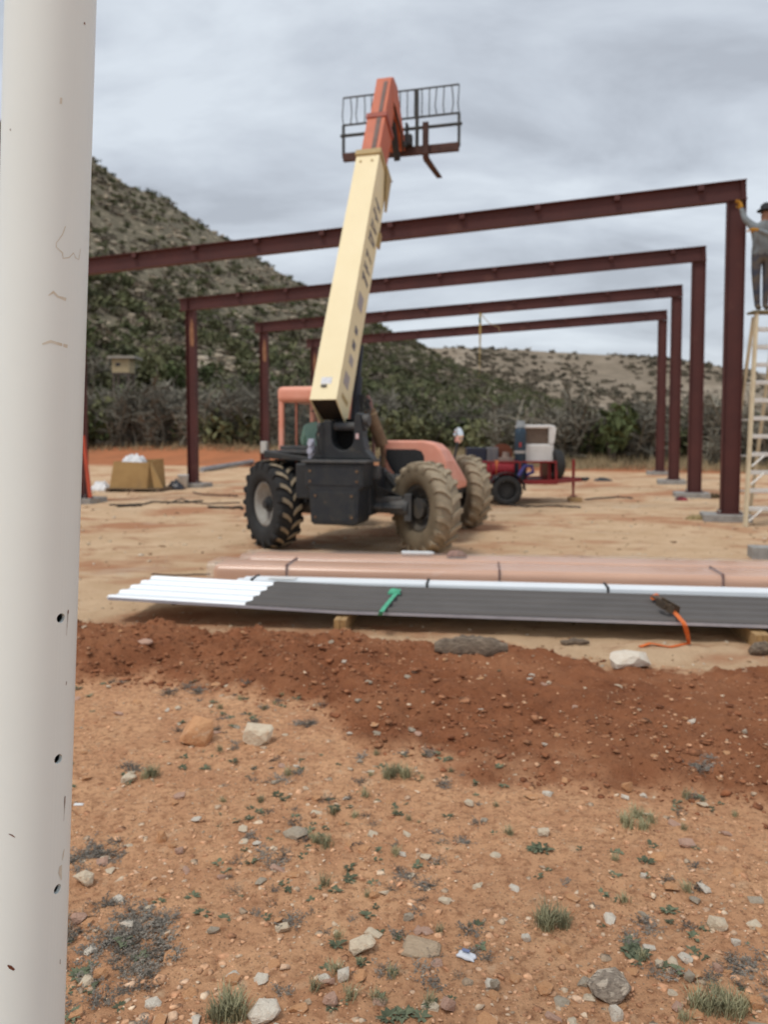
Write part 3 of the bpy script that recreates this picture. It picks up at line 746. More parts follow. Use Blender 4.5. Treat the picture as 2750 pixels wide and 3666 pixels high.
# lift cylinder, muffler, hoses
m = MB(); m.cyl((-.06, .20, 1.30), (-.06, .52, 2.35), .062, n=14); m.cyl((-.06, .52, 2.35), (-.06, .66, 2.80), .036, n=12); m.build('lift_cylinder', mat('cylinder_navy_black', (.02, .022, .032), (.03, .03, .04), 5, rough=.45), tele)
m = MB(); m.cyl((.135, .40, 1.88), (.30, .48, 1.40), .088, n=18); m.cyl((.128, .395, 1.90), (.135, .40, 1.88), .05, .088, 18); muf = m.build('muffler', rust, tele)
MB().cyl((.157, .41, 1.815), (.149, .405, 1.84), .094, n=18).build('clamp_band', mat('tan_rust_band', (.34, .25, .15), (.26, .18, .1), 7, rough=.8), muf)
MB().path([(.12, .39, 1.89), (.105, .385, 1.98), (.135, .38, 2.03)], .035, 8).build('exhaust_pipe', rubber, muf)
MB().path([(.30, .48, 1.42), (.31, .5, 1.2), (.28, .5, .95)], .035, 8).build('down_pipe', rust, muf)
for j in range(4):
    MB().path([(.14 + .03 * j, -.1, 1.5), (.13 + .03 * j, .05 + .04 * j, 1.75 + .05 * j), (.07 + .02 * j, .22, 1.9 + .05 * j), (.02, .34 + .03 * j, 2.1)], .014, 6).build('hydraulic_hose', rubber, tele)
MB().path([(.12, .66, 1.25), (.12, .66, 1.7), (.07, .68, 2.02), (.02, .70, 2.1)], .024, 8).build('grab_rail', mat('grab_rail_dull_pink', (.36, .20, .17), (.26, .13, .11), 5, rough=.6), tele)
MB().box(.20, .24, -.428, -.423, 1.50, 1.57).build('decal', mat('small_white_red_decal', (.7, .6, .6), (.5, .15, .12), 30, rough=.5), tele)
# engine pod: rounded salmon cover with dark rear panel
pod0 = [(.21, 1.47), (.82, 1.47), (.98, 1.43), (1.08, 1.34), (1.15, 1.18), (1.19, .90), (1.18, .74), (.62, .72), (.45, .80), (.25, 1.10), (.21, 1.22)]
pod1 = [(.30, .98), (.82, .98), (.98, .96), (1.08, .93), (1.15, .88), (1.19, .80), (1.18, .72), (.62, .70), (.45, .72), (.32, .8), (.30, .9)]
podm = [(.21, 1.45), (.82, 1.45), (.98, 1.41), (1.08, 1.32), (1.15, 1.16), (1.19, .89), (1.18, .74), (.62, .72), (.45, .80), (.25, 1.10), (.21, 1.22)]
m = MB(); m.prism(pod0, fv_, .72, 1.35, podm); 
pod = m.build('engine_cover', salm, tele, .035, 4)
m = MB(); m.prism(podm, fv_, 1.352, 2.28, pod1); m.build('engine_hood_nose', salm, pod, .03, 3)
pan = [(.29, 1.345), (.72, 1.345), (.80, 1.32), (.84, 1.25), (.86, .80), (.66, .79), (.52, .86), (.34, 1.10), (.285, 1.22)]
MB().prism(pan, fv_, .712, .7195).build('grille_panel', mat('grille_black_mesh', (.020, .021, .023), (.035, .035, .036), 60, rough=.8), pod, .003)
MB().box(.26, 1.12, .8, 2.2, .60, .72).build('engine_cradle', blk, tele, .02)
m = MB(); m.box(.2, .62, .45, .7, .62, 1.0); m.prism([(.30, 1.05), (.40, 1.05), (.78, .68), (.68, .62)], fv_, .40, .46); m.build('fender_bracket', greydk, tele, .01)
# cab
cabm = salm; ps = .038
def post(x, y, z0, z1, m_=None): return MB().box(x - ps, x + ps, y - ps, y + ps, z0, z1)
cab = MB().box(-1.13, -.50, .22, 1.55, .72, .80).build('cab_floor', blk, tele, .01)
for (x, y) in ((-1.11, .27), (-.52, .27), (-1.11, 1.50), (-.52, 1.50)):
    m = MB(); m.box(x - ps, x + ps, y - ps, y + ps, .802, 2.06); m.build('cab_post', salm, cab, .02, 3)
m = MB(); m.box(-1.16, -.47, .20, 1.60, 2.0, 2.22); m.build('cab_roof', salm, cab, .07, 4)
MB().box(-.90, -.874, .25, .29, .802, 2.0).build('cab_bar', mat('inner_post_rust_red', (.36, .13, .085), rough=.6), cab)
m = MB(); m.box(-1.1, -1.085, .32, 1.45, .802, 1.2); m.box(-.54, -.525, .32, 1.45, .802, 1.25); m.build('side_panel', blk, cab)
m = MB(); m.box(-.92, -.54, .40, .46, 1.05, 1.40); m.box(-.92, -.54, .46, .9, .98, 1.06); m.box(-.88, -.58, .5, .85, .81, .98); m.build('operator_seat', mat('seat_vinyl', (.03, .03, .032), rough=.6), cab, .03, 3)
m = MB(); m.cyl((-.8, 1.38, .802), (-.8, 1.22, 1.42), .025, n=8); m.path([Vector((-.8, 1.22, 1.42)) + Vector((.16 * math.cos(q * .3927), .14 * math.sin(q * .3927), .08 * math.sin(q * .3927))) for q in range(17)], .014, 6); m.box(-1.06, -.56, 1.4, 1.5, .802, 1.40); m.build('steering_console', blk, cab)
MB().box(-.56, -.40, .15, .45, 2.0, 2.19).build('roof_lamp_box', blk, cab, .03)
gl, t, b = newmat('tinted_glass'); b.inputs['Base Color'].default_value = (.05, .07, .06, 1); b.inputs['Roughness'].default_value = .08; b.inputs['Alpha'].default_value = .2
MB().box(-1.07, -.56, .262, .270, 1.22, 2.0).build('rear_window', gl, cab)
MB().box(-1.07, -.56, .255, .275, .803, 1.215).build('rear_panel', blk, cab)
for j in range(5):
    MB().path([(.30, -.20 + .03 * j, 1.0 - .05 * j), (.42, -.12, .86 - .03 * j), (.56, -.03 + .02 * j, .80 - .01 * j), (.74, .0, .72)], .013, 6).build('hydraulic_hose', rubber, tele)
MB().cyl((.16, -.13, .60), (.46, -.13, .60), .035, n=10).build('steer_cylinder', greydk, tele)
MB().cyl((.46, -.13, .60), (.74, -.13, .60), .016, n=10).build('steer_rod', greydk, tele)
MB().box(.33, .45, -.30, -.10, .98, 1.15).build('valve_block', greydk, tele, .012)
MB().path([(-.25, -.46, 1.7), (-.30, -.52, 1.55), (-.27, -.50, 1.3)], .016, 6).build('hydraulic_hose', rubber, tele)
# rear left deck, tank, lamps, mirror
m = MB(); m.prism([(-1.16, 1.34), (-.42, 1.24), (-.42, 1.18), (-1.16, 1.24)], fv_, -.25, .20); m.build('battery_cover', blk, tele, .015)
m = MB(); m.box(-1.05, -.42, .05, .19, 1.345, 1.40); m.box(-.98, -.45, -.18, .0, 1.30, 1.345); m.build('tool_tray', greydk, tele, .01)
MB().box(-1.22, -1.13, -.22, -.14, 1.30, 1.46).build('marker_lamp', mat('pale_lens', (.55, .54, .50), rough=.4), tele, .012)
m = MB(); m.cyl((-.46, -.30, 1.34), (-.46, -.35, 1.34), .04, n=12); m.cyl((-.46, -.30, 1.44), (-.46, -.35, 1.44), .035, n=12); m.box(-.5, -.42, -.29, -.25, 1.24, 1.5); m.build('work_lamp', mat('lamp_lens', (.5, .52, .62), rough=.25), tele)
MB().box(-.80, -.41, .25, 1.5, .45, .715).build('fuel_tank', blk, tele, .04, 3)
MB().box(-.62, -.42, -.45, -.05, .72, 1.18).build('side_box', blk, tele, .02)
m = MB(); m.path([(.92, 2.25, .88), (.98, 2.32, 1.2), (1.02, 2.36, 1.42)], .02, 8); st_ = m.build('mirror_arm', blk, tele)
m = MB(); m.add([Vector((1.03 + .085 * math.cos(q * .3927) * (1 if j else .9), 2.36 + (0 if j else .04), 1.53 + .135 * math.sin(q * .3927) * (1 if j else .9))) for j in (0, 1) for q in range(16)],
      [(q, (q + 1) % 16, 16 + (q + 1) % 16, 16 + q) for q in range(16)] + [tuple(range(16))]); m.build('mirror_shell', blk, st_)
m = MB(); vs_ = [Vector((1.03, 2.345, 1.53))]; fs_ = []
for ri in range(1, 5):
    for q in range(16): vs_.append(Vector((1.03 + .082 * ri / 4 * math.cos(q * .3927), 2.345 + .022 * (ri / 4) ** 2, 1.53 + .13 * ri / 4 * math.sin(q * .3927))))
fs_ = [(0, 1 + q, 1 + (q + 1) % 16) for q in range(16)] + [(1 + (k - 1) * 16 + q, 1 + k * 16 + q, 1 + k * 16 + (q + 1) % 16, 1 + (k - 1) * 16 + (q + 1) % 16) for k in range(1, 4) for q in range(16)]
m.add(vs_, fs_, True); m.build('mirror_glass', mat('mirror_silver', (.9, .9, .9), (.85, .85, .85), 3, rough=.05, metal=1), st_)

# ================================================================== people
def skin_body(name, joints, edges, radii, rootv, m_):
    me = bpy.data.meshes.new(name); me.from_pydata([Vector(j) for j in joints], edges, []); me.update()
    o = bpy.data.objects.new(name, me); C.objects.link(o)
    md = o.modifiers.new('skin', 'SKIN'); md.use_smooth_shade = True
    me.skin_vertices  # layer made by the modifier
    for i, rr__ in enumerate(radii):
        sv = me.skin_vertices[0].data[i]; sv.radius = (rr__, rr__) if not isinstance(rr__, tuple) else rr__; sv.use_root = (i == rootv)
    s_ = o.modifiers.new('sub', 'SUBSURF'); s_.levels = 2; s_.render_levels = 2
    dg = bpy.context.evaluated_depsgraph_get(); me2 = bpy.data.meshes.new_from_object(o.evaluated_get(dg)); bpy.data.objects.remove(o)
    me2.name = name; me2.polygons.foreach_set('use_smooth', [True] * len(me2.polygons)); return me2
def figure(me, mats, zone, loc, rz, label):
    for mm in mats: me.materials.append(mm)
    for p in me.polygons: p.material_index = zone(p.center)
    o = bpy.data.objects.new('person', me); C.objects.link(o); o.location = loc; o.rotation_euler = (0, 0, rz); return tag(o, label, 'person')
skinm = mat('skin', (.36, .19, .12), (.30, .15, .09), 20, rough=.55)
teal = mat('teal_shirt', (.42, .78, .65), (.32, .63, .52), 6, rough=.85)
denim = mat('denim', (.045, .055, .085), (.13, .105, .075), 4, (.42, .62), .9)
gshirt = mat('grey_blue_shirt', (.25, .30, .33), (.17, .18, .18), 3.5, (.40, .60), .9)
boot = mat('boot_leather', (.10, .075, .05), rough=.8)
hatm = mat('dark_cap', (.02, .02, .022), rough=.8)
glove = mat('yellow_glove', (.55, .28, .03), (.45, .22, .03), 9, rough=.8)
def hand(m, w, dirv, upv, s=1.0, curl=.5):
    # palm and five bent fingers from wrist w along dirv
    d = Vector(dirv).normalized(); up = Vector(upv).normalized(); sd_ = d.cross(up).normalized(); up = sd_.cross(d)
    M = Matrix((sd_, d, up)).transposed().to_4x4(); M.translation = Vector(w)
    m.box(-.040 * s, .040 * s, -.01, .085 * s, -.014 * s, .014 * s, M)
    for i, (x, l) in enumerate(((-.031, .070), (-.010, .080), (.011, .076), (.031, .060))):
        m.path([M @ Vector((x * s, .08 * s, 0)), M @ Vector((x * s, (.08 + l * .5) * s, -.012 * s * curl * 2)), M @ Vector((x * s, (.08 + l * .8) * s, -.045 * s * curl * 2))], .0088 * s, 6, taper=.75)
    m.path([M @ Vector((.036 * s, .02 * s, 0)), M @ Vector((.066 * s, .05 * s, -.012 * s)), M @ Vector((.072 * s, .085 * s, -.035 * s))], .0105 * s, 6, taper=.75)
# operator, seated (local frame of the machine, seat at z 1.30)
J = [(0, 0, 0), (0, .0, .20), (0, .03, .42), (0, .06, .53), (0, .09, .60), (0, .10, .72),
     (-.17, .03, .43), (-.27, .14, .22), (-.22, .40, .18), (.17, .03, .43), (.27, .14, .22), (.22, .40, .18),
     (-.10, .02, -.02), (-.12, .42, .0), (-.12, .48, -.20), (-.12, .46, -.34), (.10, .02, -.02), (.12, .42, .0), (.12, .48, -.20), (.12, .46, -.34), (-.12, .58, -.36), (.12, .58, -.36)]
E = [(0, 1), (1, 2), (2, 3), (3, 4), (4, 5), (2, 6), (6, 7), (7, 8), (2, 9), (9, 10), (10, 11), (0, 12), (12, 13), (13, 14), (14, 15), (0, 16), (16, 17), (17, 18), (18, 19), (15, 20), (19, 21)]
rad = [.15, (.15, .13), (.16, .12), .06, .085, .085, .085, .06, .042, .085, .06, .042, .095, .075, .06, .05, .095, .075, .06, .05, .045, .045]
me = skin_body('person', J, E, rad, 0, None)
fw = Matrix.Rotation(-MH, 4, 'Z'); oploc = Vector((MX, MY, 0)) + fw @ Vector((-.70, .62, 1.20))
op = figure(me, [teal, denim, skinm, boot], lambda c: 3 if c.z < -.30 else 2 if (c.z > .53 or (c.y > .36 and c.z > .08)) else 1 if (c.z < .06) else 0, oploc, -MH, 'person in a teal shirt seated at the loader controls')
m = MB(); m.lathe([(.70, .135), (.715, .138), (.72, .098), (.80, .085), (.83, .03), (.832, .0), (.70, .0)], 20, 'z'); h_ = m.build('cap', hatm, op); h_.location = (0, .10, -.02)
for sx in (-1, 1):
    m = MB(); hand(m, (sx * .22, .41, .18), (-sx * .1, 1, -.1), (0, 0, 1)); m.build('hand', skinm, op)
# worker standing on the ladder, reaching for the column on his left hand side
J = [(0, 0, .95), (.0, 0, 1.15), (.02, -.02, 1.40), (.03, -.03, 1.52), (.035, -.03, 1.60), (.04, -.03, 1.72),
     (-.15, -.02, 1.42), (-.30, .02, 1.58), (-.35, .06, 1.78), (.18, -.04, 1.40), (.06, -.22, 1.24), (-.18, -.20, 1.34),
     (-.10, 0, .92), (-.08, .02, .50), (-.03, .06, .10), (.10, 0, .92), (.10, .02, .50), (.10, .05, .10), (-.06, -.08, .045), (.08, -.09, .045)]
E = [(0, 1), (1, 2), (2, 3), (3, 4), (4, 5), (2, 6), (6, 7), (7, 8), (2, 9), (9, 10), (10, 11), (0, 12), (12, 13), (13, 14), (0, 15), (15, 16), (16, 17), (14, 18), (17, 19)]
rad = [.145, (.15, .12), (.165, .12), .06, .085, .085, .08, .055, .04, .08, .055, .04, .095, .07, .05, .095, .07, .05, .045, .045]
me = skin_body('person', J, E, rad, 0, None)
LADX, LADY = 6.59, 13.35
wk = figure(me, [gshirt, denim, skinm, boot], lambda c: 3 if c.z < .12 else 1 if c.z < .96 else 2 if c.z > 1.53 and c.x > -.12 else 0, (LADX - .08, LADY + .28, 3.66), 0, 'person in grey shirt and jeans standing on the ladder by the column')
m = MB(); m.lathe([(1.70, .0), (1.70, .15), (1.715, .15), (1.72, .105), (1.80, .09), (1.84, .04), (1.845, .0)], 20, 'z'); h_ = m.build('hat', hatm, wk); h_.location = (.04, -.03, 0)
for w_, d_, u_ in (((-.35, .06, 1.78), (-.2, .3, 1), (1, 0, .2)), ((-.18, -.20, 1.34), (-1, .3, .2), (0, 0, 1))):
    m = MB(); hand(m, w_, d_, u_, 1.1); m.build('glove', glove, wk)
# ladder
tanf = mat('tan_fibreglass', (.64, .55, .38), (.56, .46, .31), 5, rough=.5)
alum = mat('pale_aluminium', (.70, .69, .65), (.60, .58, .55), 8, rough=.45, metal=.3)
lad = thing('step_ladder', 'tall tan step ladder with pale steps beside the nearest right column', 'ladder', (LADX, LADY, 0))
LZ = 3.62; fb, ft_ = .50, .20
def lx(z): return fb + (ft_ - fb) * z / LZ
def ly(z): return -.25 + .42 * z / LZ
for s_ in (-1, 1):
    m = MB(); p, q = Vector((s_ * fb, -.25, 0)), Vector((s_ * ft_, .17, LZ)); wv_ = .022
    m.add([p + Vector((a_, b_, 0)) for a_, b_ in ((-wv_, -.04), (wv_, -.04), (wv_, .04), (-wv_, .04))] + [q + Vector((a_, b_, 0)) for a_, b_ in ((-wv_, -.04), (wv_, -.04), (wv_, .04), (-wv_, .04))],
          [(0, 1, 5, 4), (1, 2, 6, 5), (2, 3, 7, 6), (3, 0, 4, 7), (3, 2, 1, 0), (4, 5, 6, 7)]); m.build('front_rail', tanf, lad)
    m = MB(); p, q = Vector((s_ * .22, 1.15, 0)), Vector((s_ * .19, .30, LZ - .05)); wv_ = .02
    m.add([p + Vector((a_, b_, 0)) for a_, b_ in ((-wv_, -.03), (wv_, -.03), (wv_, .03), (-wv_, .03))] + [q + Vector((a_, b_, 0)) for a_, b_ in ((-wv_, -.03), (wv_, -.03), (wv_, .03), (-wv_, .03))],
          [(0, 1, 5, 4), (1, 2, 6, 5), (2, 3, 7, 6), (3, 0, 4, 7), (3, 2, 1, 0), (4, 5, 6, 7)]); m.build('rear_rail', tanf, lad)
for i in range(11):
    z = .29 + i * .305; hw_ = lx(z) - .024
    MB().box(-hw_, hw_, ly(z) - .05, ly(z) + .05, z - .035, z + .035).build('step', alum, lad, .006)
    if i in (0, 2, 3):
        for s_ in (-1, 1):
            MB().cyl((s_ * (lx(z - .2) - .03), ly(z - .2) - .055, z - .20), (s_ * (hw_ - .22), ly(z) - .055, z - .01), .016, n=8).build('step_brace', alum, lad)
for i in range(5):
    z = .5 + i * .65; yb = 1.15 - .85 * z / (LZ - .05); MB().cyl((-.2, yb, z), (.2, yb, z), .014, n=8).build('rear_rung', alum, lad)
MB().box(-.27, .27, .10, .40, LZ + .001, LZ + .04).build('top_cap', mat('cap_dirty_yellow', (.24, .20, .10), (.12, .11, .08), 12, rough=.8), lad, .01)

# ================================================================== white post in the foreground
wpaint = mat('white_post_paint', (.82, .885, .855), (.79, .85, .82), 3, (.35, .7), .38, c3=(.74, .78, .72), p3=(.62, .80), s3=2.2, spec=.45)
PR, PZ0, PZ1 = .0630, -.35, 3.6
pc = Vector((-.5290, 1.2, EYE)); lean_ = math.tan(R(2.95))
pm = MB(); n = 64; pr_ = [(PZ0, PR), (PZ1, PR), (PZ1, PR - .006), (PZ0, PR - .006)]
vs_ = []
for z, rr__ in pr_:
    for i in range(n): vs_.append((rr__ * math.cos(2 * math.pi * i / n), rr__ * math.sin(2 * math.pi * i / n), z))
pm.add(vs_, [(k * n + i, k * n + (i + 1) % n, ((k + 1) % 4) * n + (i + 1) % n, ((k + 1) % 4) * n + i) for k in range(4) for i in range(n)], True)
post_o = link('white_post', pm.mesh('white_post'), wpaint)
post_o.location = (pc.x - lean_ * EYE, pc.y, 0); post_o.rotation_euler = (0, R(2.95), 0)
tag(post_o, 'tall round white painted steel post with three bolt holes at left', 'post')
bpy.context.view_layer.update()
MI = post_o.matrix_world.inverted()
def post_hit(px, py):
    o_ = MI @ Vector((0, 0, EYE)); d_ = MI.to_3x3() @ ray(px, py)
    a_ = d_.x ** 2 + d_.y ** 2; b_ = 2 * (o_.x * d_.x + o_.y * d_.y); c_ = o_.x ** 2 + o_.y ** 2 - PR ** 2; dd = b_ * b_ - 4 * a_ * c_
    if dd < 0: return None
    k = (-b_ - math.sqrt(dd)) / (2 * a_); p = o_ + d_ * k; return p
cut = MB()
for (px, py) in ((217, 2213), (208, 2717), (205, 3183)):
    p = post_hit(px, py); nn = Vector((p.x, p.y, 0)).normalized(); cut.cyl(p - nn * .03, p + nn * .03, .0072, n=20)
co = cut.build('cutter', None); co.matrix_world = post_o.matrix_world
bm_ = post_o.modifiers.new('holes', 'BOOLEAN'); bm_.object = co; bm_.operation = 'DIFFERENCE'; bm_.solver = 'EXACT'
dg = bpy.context.evaluated_depsgraph_get(); me2 = bpy.data.meshes.new_from_object(post_o.evaluated_get(dg)); post_o.modifiers.clear(); post_o.data = me2; me2.name = 'white_post'
bpy.data.objects.remove(co)
es = post_o.modifiers.new('edges', 'EDGE_SPLIT'); es.split_angle = R(40)
rustm = mat('rust_mark', (.20, .065, .03), (.10, .03, .015), 60, rough=.9)
scuffm = mat('tan_scuff', (.70, .67, .57), (.62, .55, .43), 40, rough=.8)
def post_mark(name, pts, wid, m_, off=.0004):
    # thin paint or rust mark lying on the curved surface
    q = [post_hit(*p) for p in pts]
    if any(v is None for v in q): return
    m = MB(); L_ = []
    for i, p in enumerate(q):
        nn = Vector((p.x, p.y, 0)).normalized(); d = (q[min(i + 1, len(q) - 1)] - q[max(i - 1, 0)]).normalized(); sd_ = d.cross(nn).normalized() * wid[i] * .5
        for e_ in (-1, 1):
            v = p + sd_ * e_; k = (PR + off) / math.hypot(v.x, v.y); L_.append(Vector((v.x * k, v.y * k, v.z)))
    m.add(L_, [(2 * i, 2 * i + 1, 2 * i + 3, 2 * i + 2) for i in range(len(q) - 1)]); m.build(name, m_, post_o)
W = .0006
post_mark('rust_streak', [(241, 2188), (240, 2215), (238, 2245), (236, 2275)], [.0012, .0008, .0006, .0003], rustm)
post_mark('rust_streak', [(243, 2183), (242, 2198)], [.0018, .0016], rustm)
post_mark('rust_streak', [(231, 2850), (230, 2870), (229, 2900), (226, 2940)], [.0018, .0022, .0006, .0003], rustm)
post_mark('rust_streak', [(236, 2440), (235, 2452)], [.0014, .0012], rustm)
post_mark('rust_spot', [(301, 80), (301, 88)], [.0025, .0025], rustm)
post_mark('rust_spot', [(26, 3455), (36, 3462), (50, 3472)], [.002, .0055, .003], rustm)
post_mark('rust_spot', [(30, 2985), (42, 2990), (52, 2997)], [.001, .002, .001], rustm)
post_mark('rust_spot', [(214, 3435), (213, 3452)], [.0012, .0010], rustm)
post_mark('scuff_mark', [(233, 810), (222, 840), (200, 870), (200, 885), (222, 905), (224, 925), (246, 922), (262, 905), (268, 922), (280, 930), (287, 890)], [.001, .0012, .001, .001, .0015, .0016, .0012, .0012, .0012, .0012, .0008], scuffm)
post_mark('scuff_mark', [(150, 1232), (180, 1222), (205, 1230), (240, 1240)], [.002, .004, .004, .005], scuffm)
post_mark('scuff_mark', [(172, 1058), (190, 1045), (206, 1062), (235, 1072)], [.001, .004, .003, .005], scuffm)
post_mark('scuff_mark', [(228, 3040), (224, 3062), (222, 3080)], [.002, .003, .001], scuffm)
post_mark('scuff_mark', [(216, 3098), (214, 3120), (218, 3150)], [.006, .008, .002], scuffm)
post_mark('scuff_mark', [(218, 350), (216, 372)], [.003, .003], scuffm)
post_mark('scuff_mark', [(36, 462), (37, 468)], [.002, .001], rustm)

# ================================================================== building materials laid out on the pad
LA = R(-7.2); lu = Vector((math.cos(LA), math.sin(LA), 0)); lv = Vector((-math.sin(LA), math.cos(LA), 0)); L0 = Vector((-.354, 6.17, 0))
def lp(s_, w_, z): return L0 + lu * s_ + lv * w_ + Vector((0, 0, z))
def zc(s_): return .158 + (.030 * (-s_) if s_ < 0 else -.004 * s_)
whitem = mat('white_sheet_paint', (.82, .86, .88), (.78, .82, .85), 2, rough=.35, spec=.4)
greym = mat('charcoal_sheet_paint', (.125, .114, .107), (.105, .096, .090), 2, (.35, .7), .65, spec=.25)
edgem = mat('sheet_edge_metal', (.50, .50, .54), (.42, .42, .46), 9, rough=.4, metal=.4)
def ribbed(name, s0, s1, zoff, m_, label, group):
    prof = []; w = 0.0
    prof = [(0, .0)]
    for k in range(5):
        c = .03 + k * .2135
        prof += [(c - .028, .0), (c - .012, .020), (c + .012, .020), (c + .028, .0)]
    prof = [(a_, b_) for a_, b_ in prof if a_ >= 0] + [(.914, .0)]
    prof = sorted(set(prof)); m = MB(); ss = np.linspace(s0, s1, 16); k = len(prof); vs_ = []
    for s_ in ss:
        for dz in (0, -.0022):
            for a_, b_ in prof: vs_.append(lp(s_, a_, zc(s_) + b_ + zoff + dz))
    fs_ = []
    for i in range(len(ss) - 1):
        b0, b1 = i * 2 * k, (i + 1) * 2 * k
        for j in range(k - 1): fs_ += [(b0 + j, b1 + j, b1 + j + 1, b0 + j + 1), (b0 + k + j, b0 + k + j + 1, b1 + k + j + 1, b1 + k + j)]
        fs_ += [(b0, b0 + k, b1 + k, b1), (b0 + k - 1, b1 + k - 1, b1 + 2 * k - 1, b0 + 2 * k - 1)]
    for b0, fl in ((0, 1), ((len(ss) - 1) * 2 * k, 0)):
        for j in range(k - 1): fs_.append((b0 + j, b0 + j + 1, b0 + k + j + 1, b0 + k + j))
    m.add(vs_, fs_); o = m.build(name, m_); return tag(o, label, 'metal panel', group)
for i in range(3):
    ribbed('roofing_sheet', -1.96 + .012 * i, 5.2, .003 * i, whitem, 'long white ribbed metal panel at the bottom of the stack, ends sticking out left', 'white ribbed panels in the stack')
for i in range(4):
    ribbed('roofing_sheet', -.78 + .008 * i, 5.3, .010 + .003 * i, greym, 'long charcoal ribbed metal panel lying on top of the white panels', 'charcoal ribbed panels in the stack')
o = MB().add([lp(s_, w_, zc(s_) + z) for s_ in (-1.95, 0, 5.2) for (w_, z) in ((-.006, -.012), (-.001, -.012), (-.001, .012), (-.006, .012))],
      [(0, 1, 2, 3), (8, 11, 10, 9)] + [(b + j, b + 4 + j, b + 4 + (j + 1) % 4, b + (j + 1) % 4) for b in (0, 4) for j in range(4)]).build('edge_trim', edgem)
tag(o, 'thin pale metal edge trim along the front of the panel stack', 'metal trim')
lum = mat('lumber', (.46, .30, .14), (.36, .22, .10), 3, rough=.8, stretch=(1, 14, 1), bmp=.2)
lume = mat('lumber_end', (.42, .25, .10), (.30, .17, .07), 25, rough=.85)
for (s_, hgt_, wd, lab) in ((.02, .135, .10, 'short square wood block under the panel stack, left of the green strap'), (3.18, .128, .11, 'short square wood block under the panel stack at the right edge')):
    p = lp(s_, 0, 0); z0 = hg(p.x, p.y)
    bl = thing('wood_block', lab, 'wood block', (p.x, p.y, z0 - .01), LA, 'wood blocks under the panel stack')
    for q in (0, 1):
        MB().box(-wd / 2 + q * wd / 2 + .001, -.001 + q * wd / 2, -.10, .85, 0, hgt_ - .008 + .005 * 0).build('timber', lum, bl, .004)
        MB().box(-wd / 2 + q * wd / 2 + .004, -.004 + q * wd / 2, -.103, -.1005, .004, hgt_ - .014).build('end_grain', lume, bl)
for (s_, lab) in ((5.0, 'wood block under the far right end of the panel stack'),):
    p = lp(s_, 0, 0)
    o = MB().box(-.05, .05, -.1, .85, 0, .115).build('wood_block', lum, None, .004); o.location = (p.x, p.y, hg(p.x, p.y) - .01); o.rotation_euler = (0, 0, LA); tag(o, lab, 'wood block', 'wood blocks under the panel stack')
# white trim bundle
m = MB()
def lbox(m, s0, s1, w0, w1, z0, z1):
    return m.add([lp(s_, w_, z) for z in (z0, z1) for w_ in (w0, w1) for s_ in (s0, s1)], [(0, 2, 3, 1), (4, 5, 7, 6), (0, 1, 5, 4), (2, 6, 7, 3), (0, 4, 6, 2), (1, 3, 7, 5)])
tb = thing('trim_bundle', 'long white trim bundle with black bands behind the panel stack', 'trim bundle', (0, 0, 0))
for j, (w0, w1, z1) in enumerate(((.95, 1.03, .214), (1.032, 1.10, .219), (1.102, 1.17, .212))):
    m = MB(); lbox(m, -1.16 + .05 * j, 5.3, w0, w1, .03, z1); m.build('trim_length', whitem, tb, .008)
for s_ in (-1.02, .62, 2.22, 3.9):
    m = MB(); lbox(m, s_, s_ + .022, .944, 1.176, .028, .225); m.build('band', rubber, tb)
m = MB(); lbox(m, -.86, -.60, .96, 1.10, .2215, .2235); m.build('label_sheet', mat('paper_white', (.75, .75, .73), rough=.7), tb)
# salmon purlin bundles in film
pink = mat('salmon_purlin', (.62, .33, .185), (.56, .285, .155), 1.4, (.38, .66), .28, c3=(.68, .44, .32), p3=(.58, .78), s3=2.4, spec=.6, stretch=(.6, 3, 3))
film, t, b = newmat('clear_film'); b.inputs['Base Color'].default_value = (.88, .82, .80, 1); b.inputs['Roughness'].default_value = .14; b.inputs['Alpha'].default_value = .17
def bundle(label, s0, s1, w0, w1, z0, z1, bands):
    o_ = thing('purlin_bundle', label, 'steel bundle', (0, 0, 0), 0, 'film wrapped salmon steel bundles')
    nn = 1
    for j in range(nn):
        a0 = w0 + (w1 - w0) * j / nn; a1 = w0 + (w1 - w0) * (j + 1) / nn
        m = MB(); lbox(m, s0 + .02 * j, s1, a0 + .001, a1 - .001, z0, z1 + .004 * j); m.build('purlin', pink, o_, .065, 6)
    m = MB(); ss = np.linspace(s0 - .05, s1, 60); rr__ = random.Random(int(w0 * 100)); vs_ = []; pf = []
    hw_ = (w1 - w0) / 2
    for a_ in np.linspace(0, math.pi * 2, 20, endpoint=False): pf.append((w0 + hw_ + (hw_ + .012) * max(-1, min(1, 1.35 * math.cos(a_))), (z0 + z1) / 2 + .004 + ((z1 - z0) / 2 + .014) * max(-1, min(1, 1.35 * math.sin(a_)))))
    for s_ in ss:
        for (a_, b_) in pf: vs_.append(lp(s_ + rr__.uniform(-.01, .01), a_ + rr__.uniform(-.004, .004), b_ + rr__.uniform(-.003, .007)))
    k = len(pf); m.add(vs_, [(i * k + j, i * k + (j + 1) % k, (i + 1) * k + (j + 1) % k, (i + 1) * k + j) for i in range(len(ss) - 1) for j in range(k)], True); m.build('film_wrap', film, o_)
    for s_ in bands:
        m = MB(); lbox(m, s_, s_ + .018, w0 - .016, w1 + .016, z0 - .004, z1 + .024); m.build('band', mat('dark_band', (.22, .13, .11), rough=.5), o_, .02, 3)
bundle('front salmon steel bundle wrapped in clear film, next to the white trim', -1.53, 5.6, 1.32, 1.74, .06, .280, (-.78, 1.28, 3.30))
bundle('rear salmon steel bundle wrapped in clear film, farther from the panels', -1.34, 5.6, 1.80, 2.20, .06, .290, ())
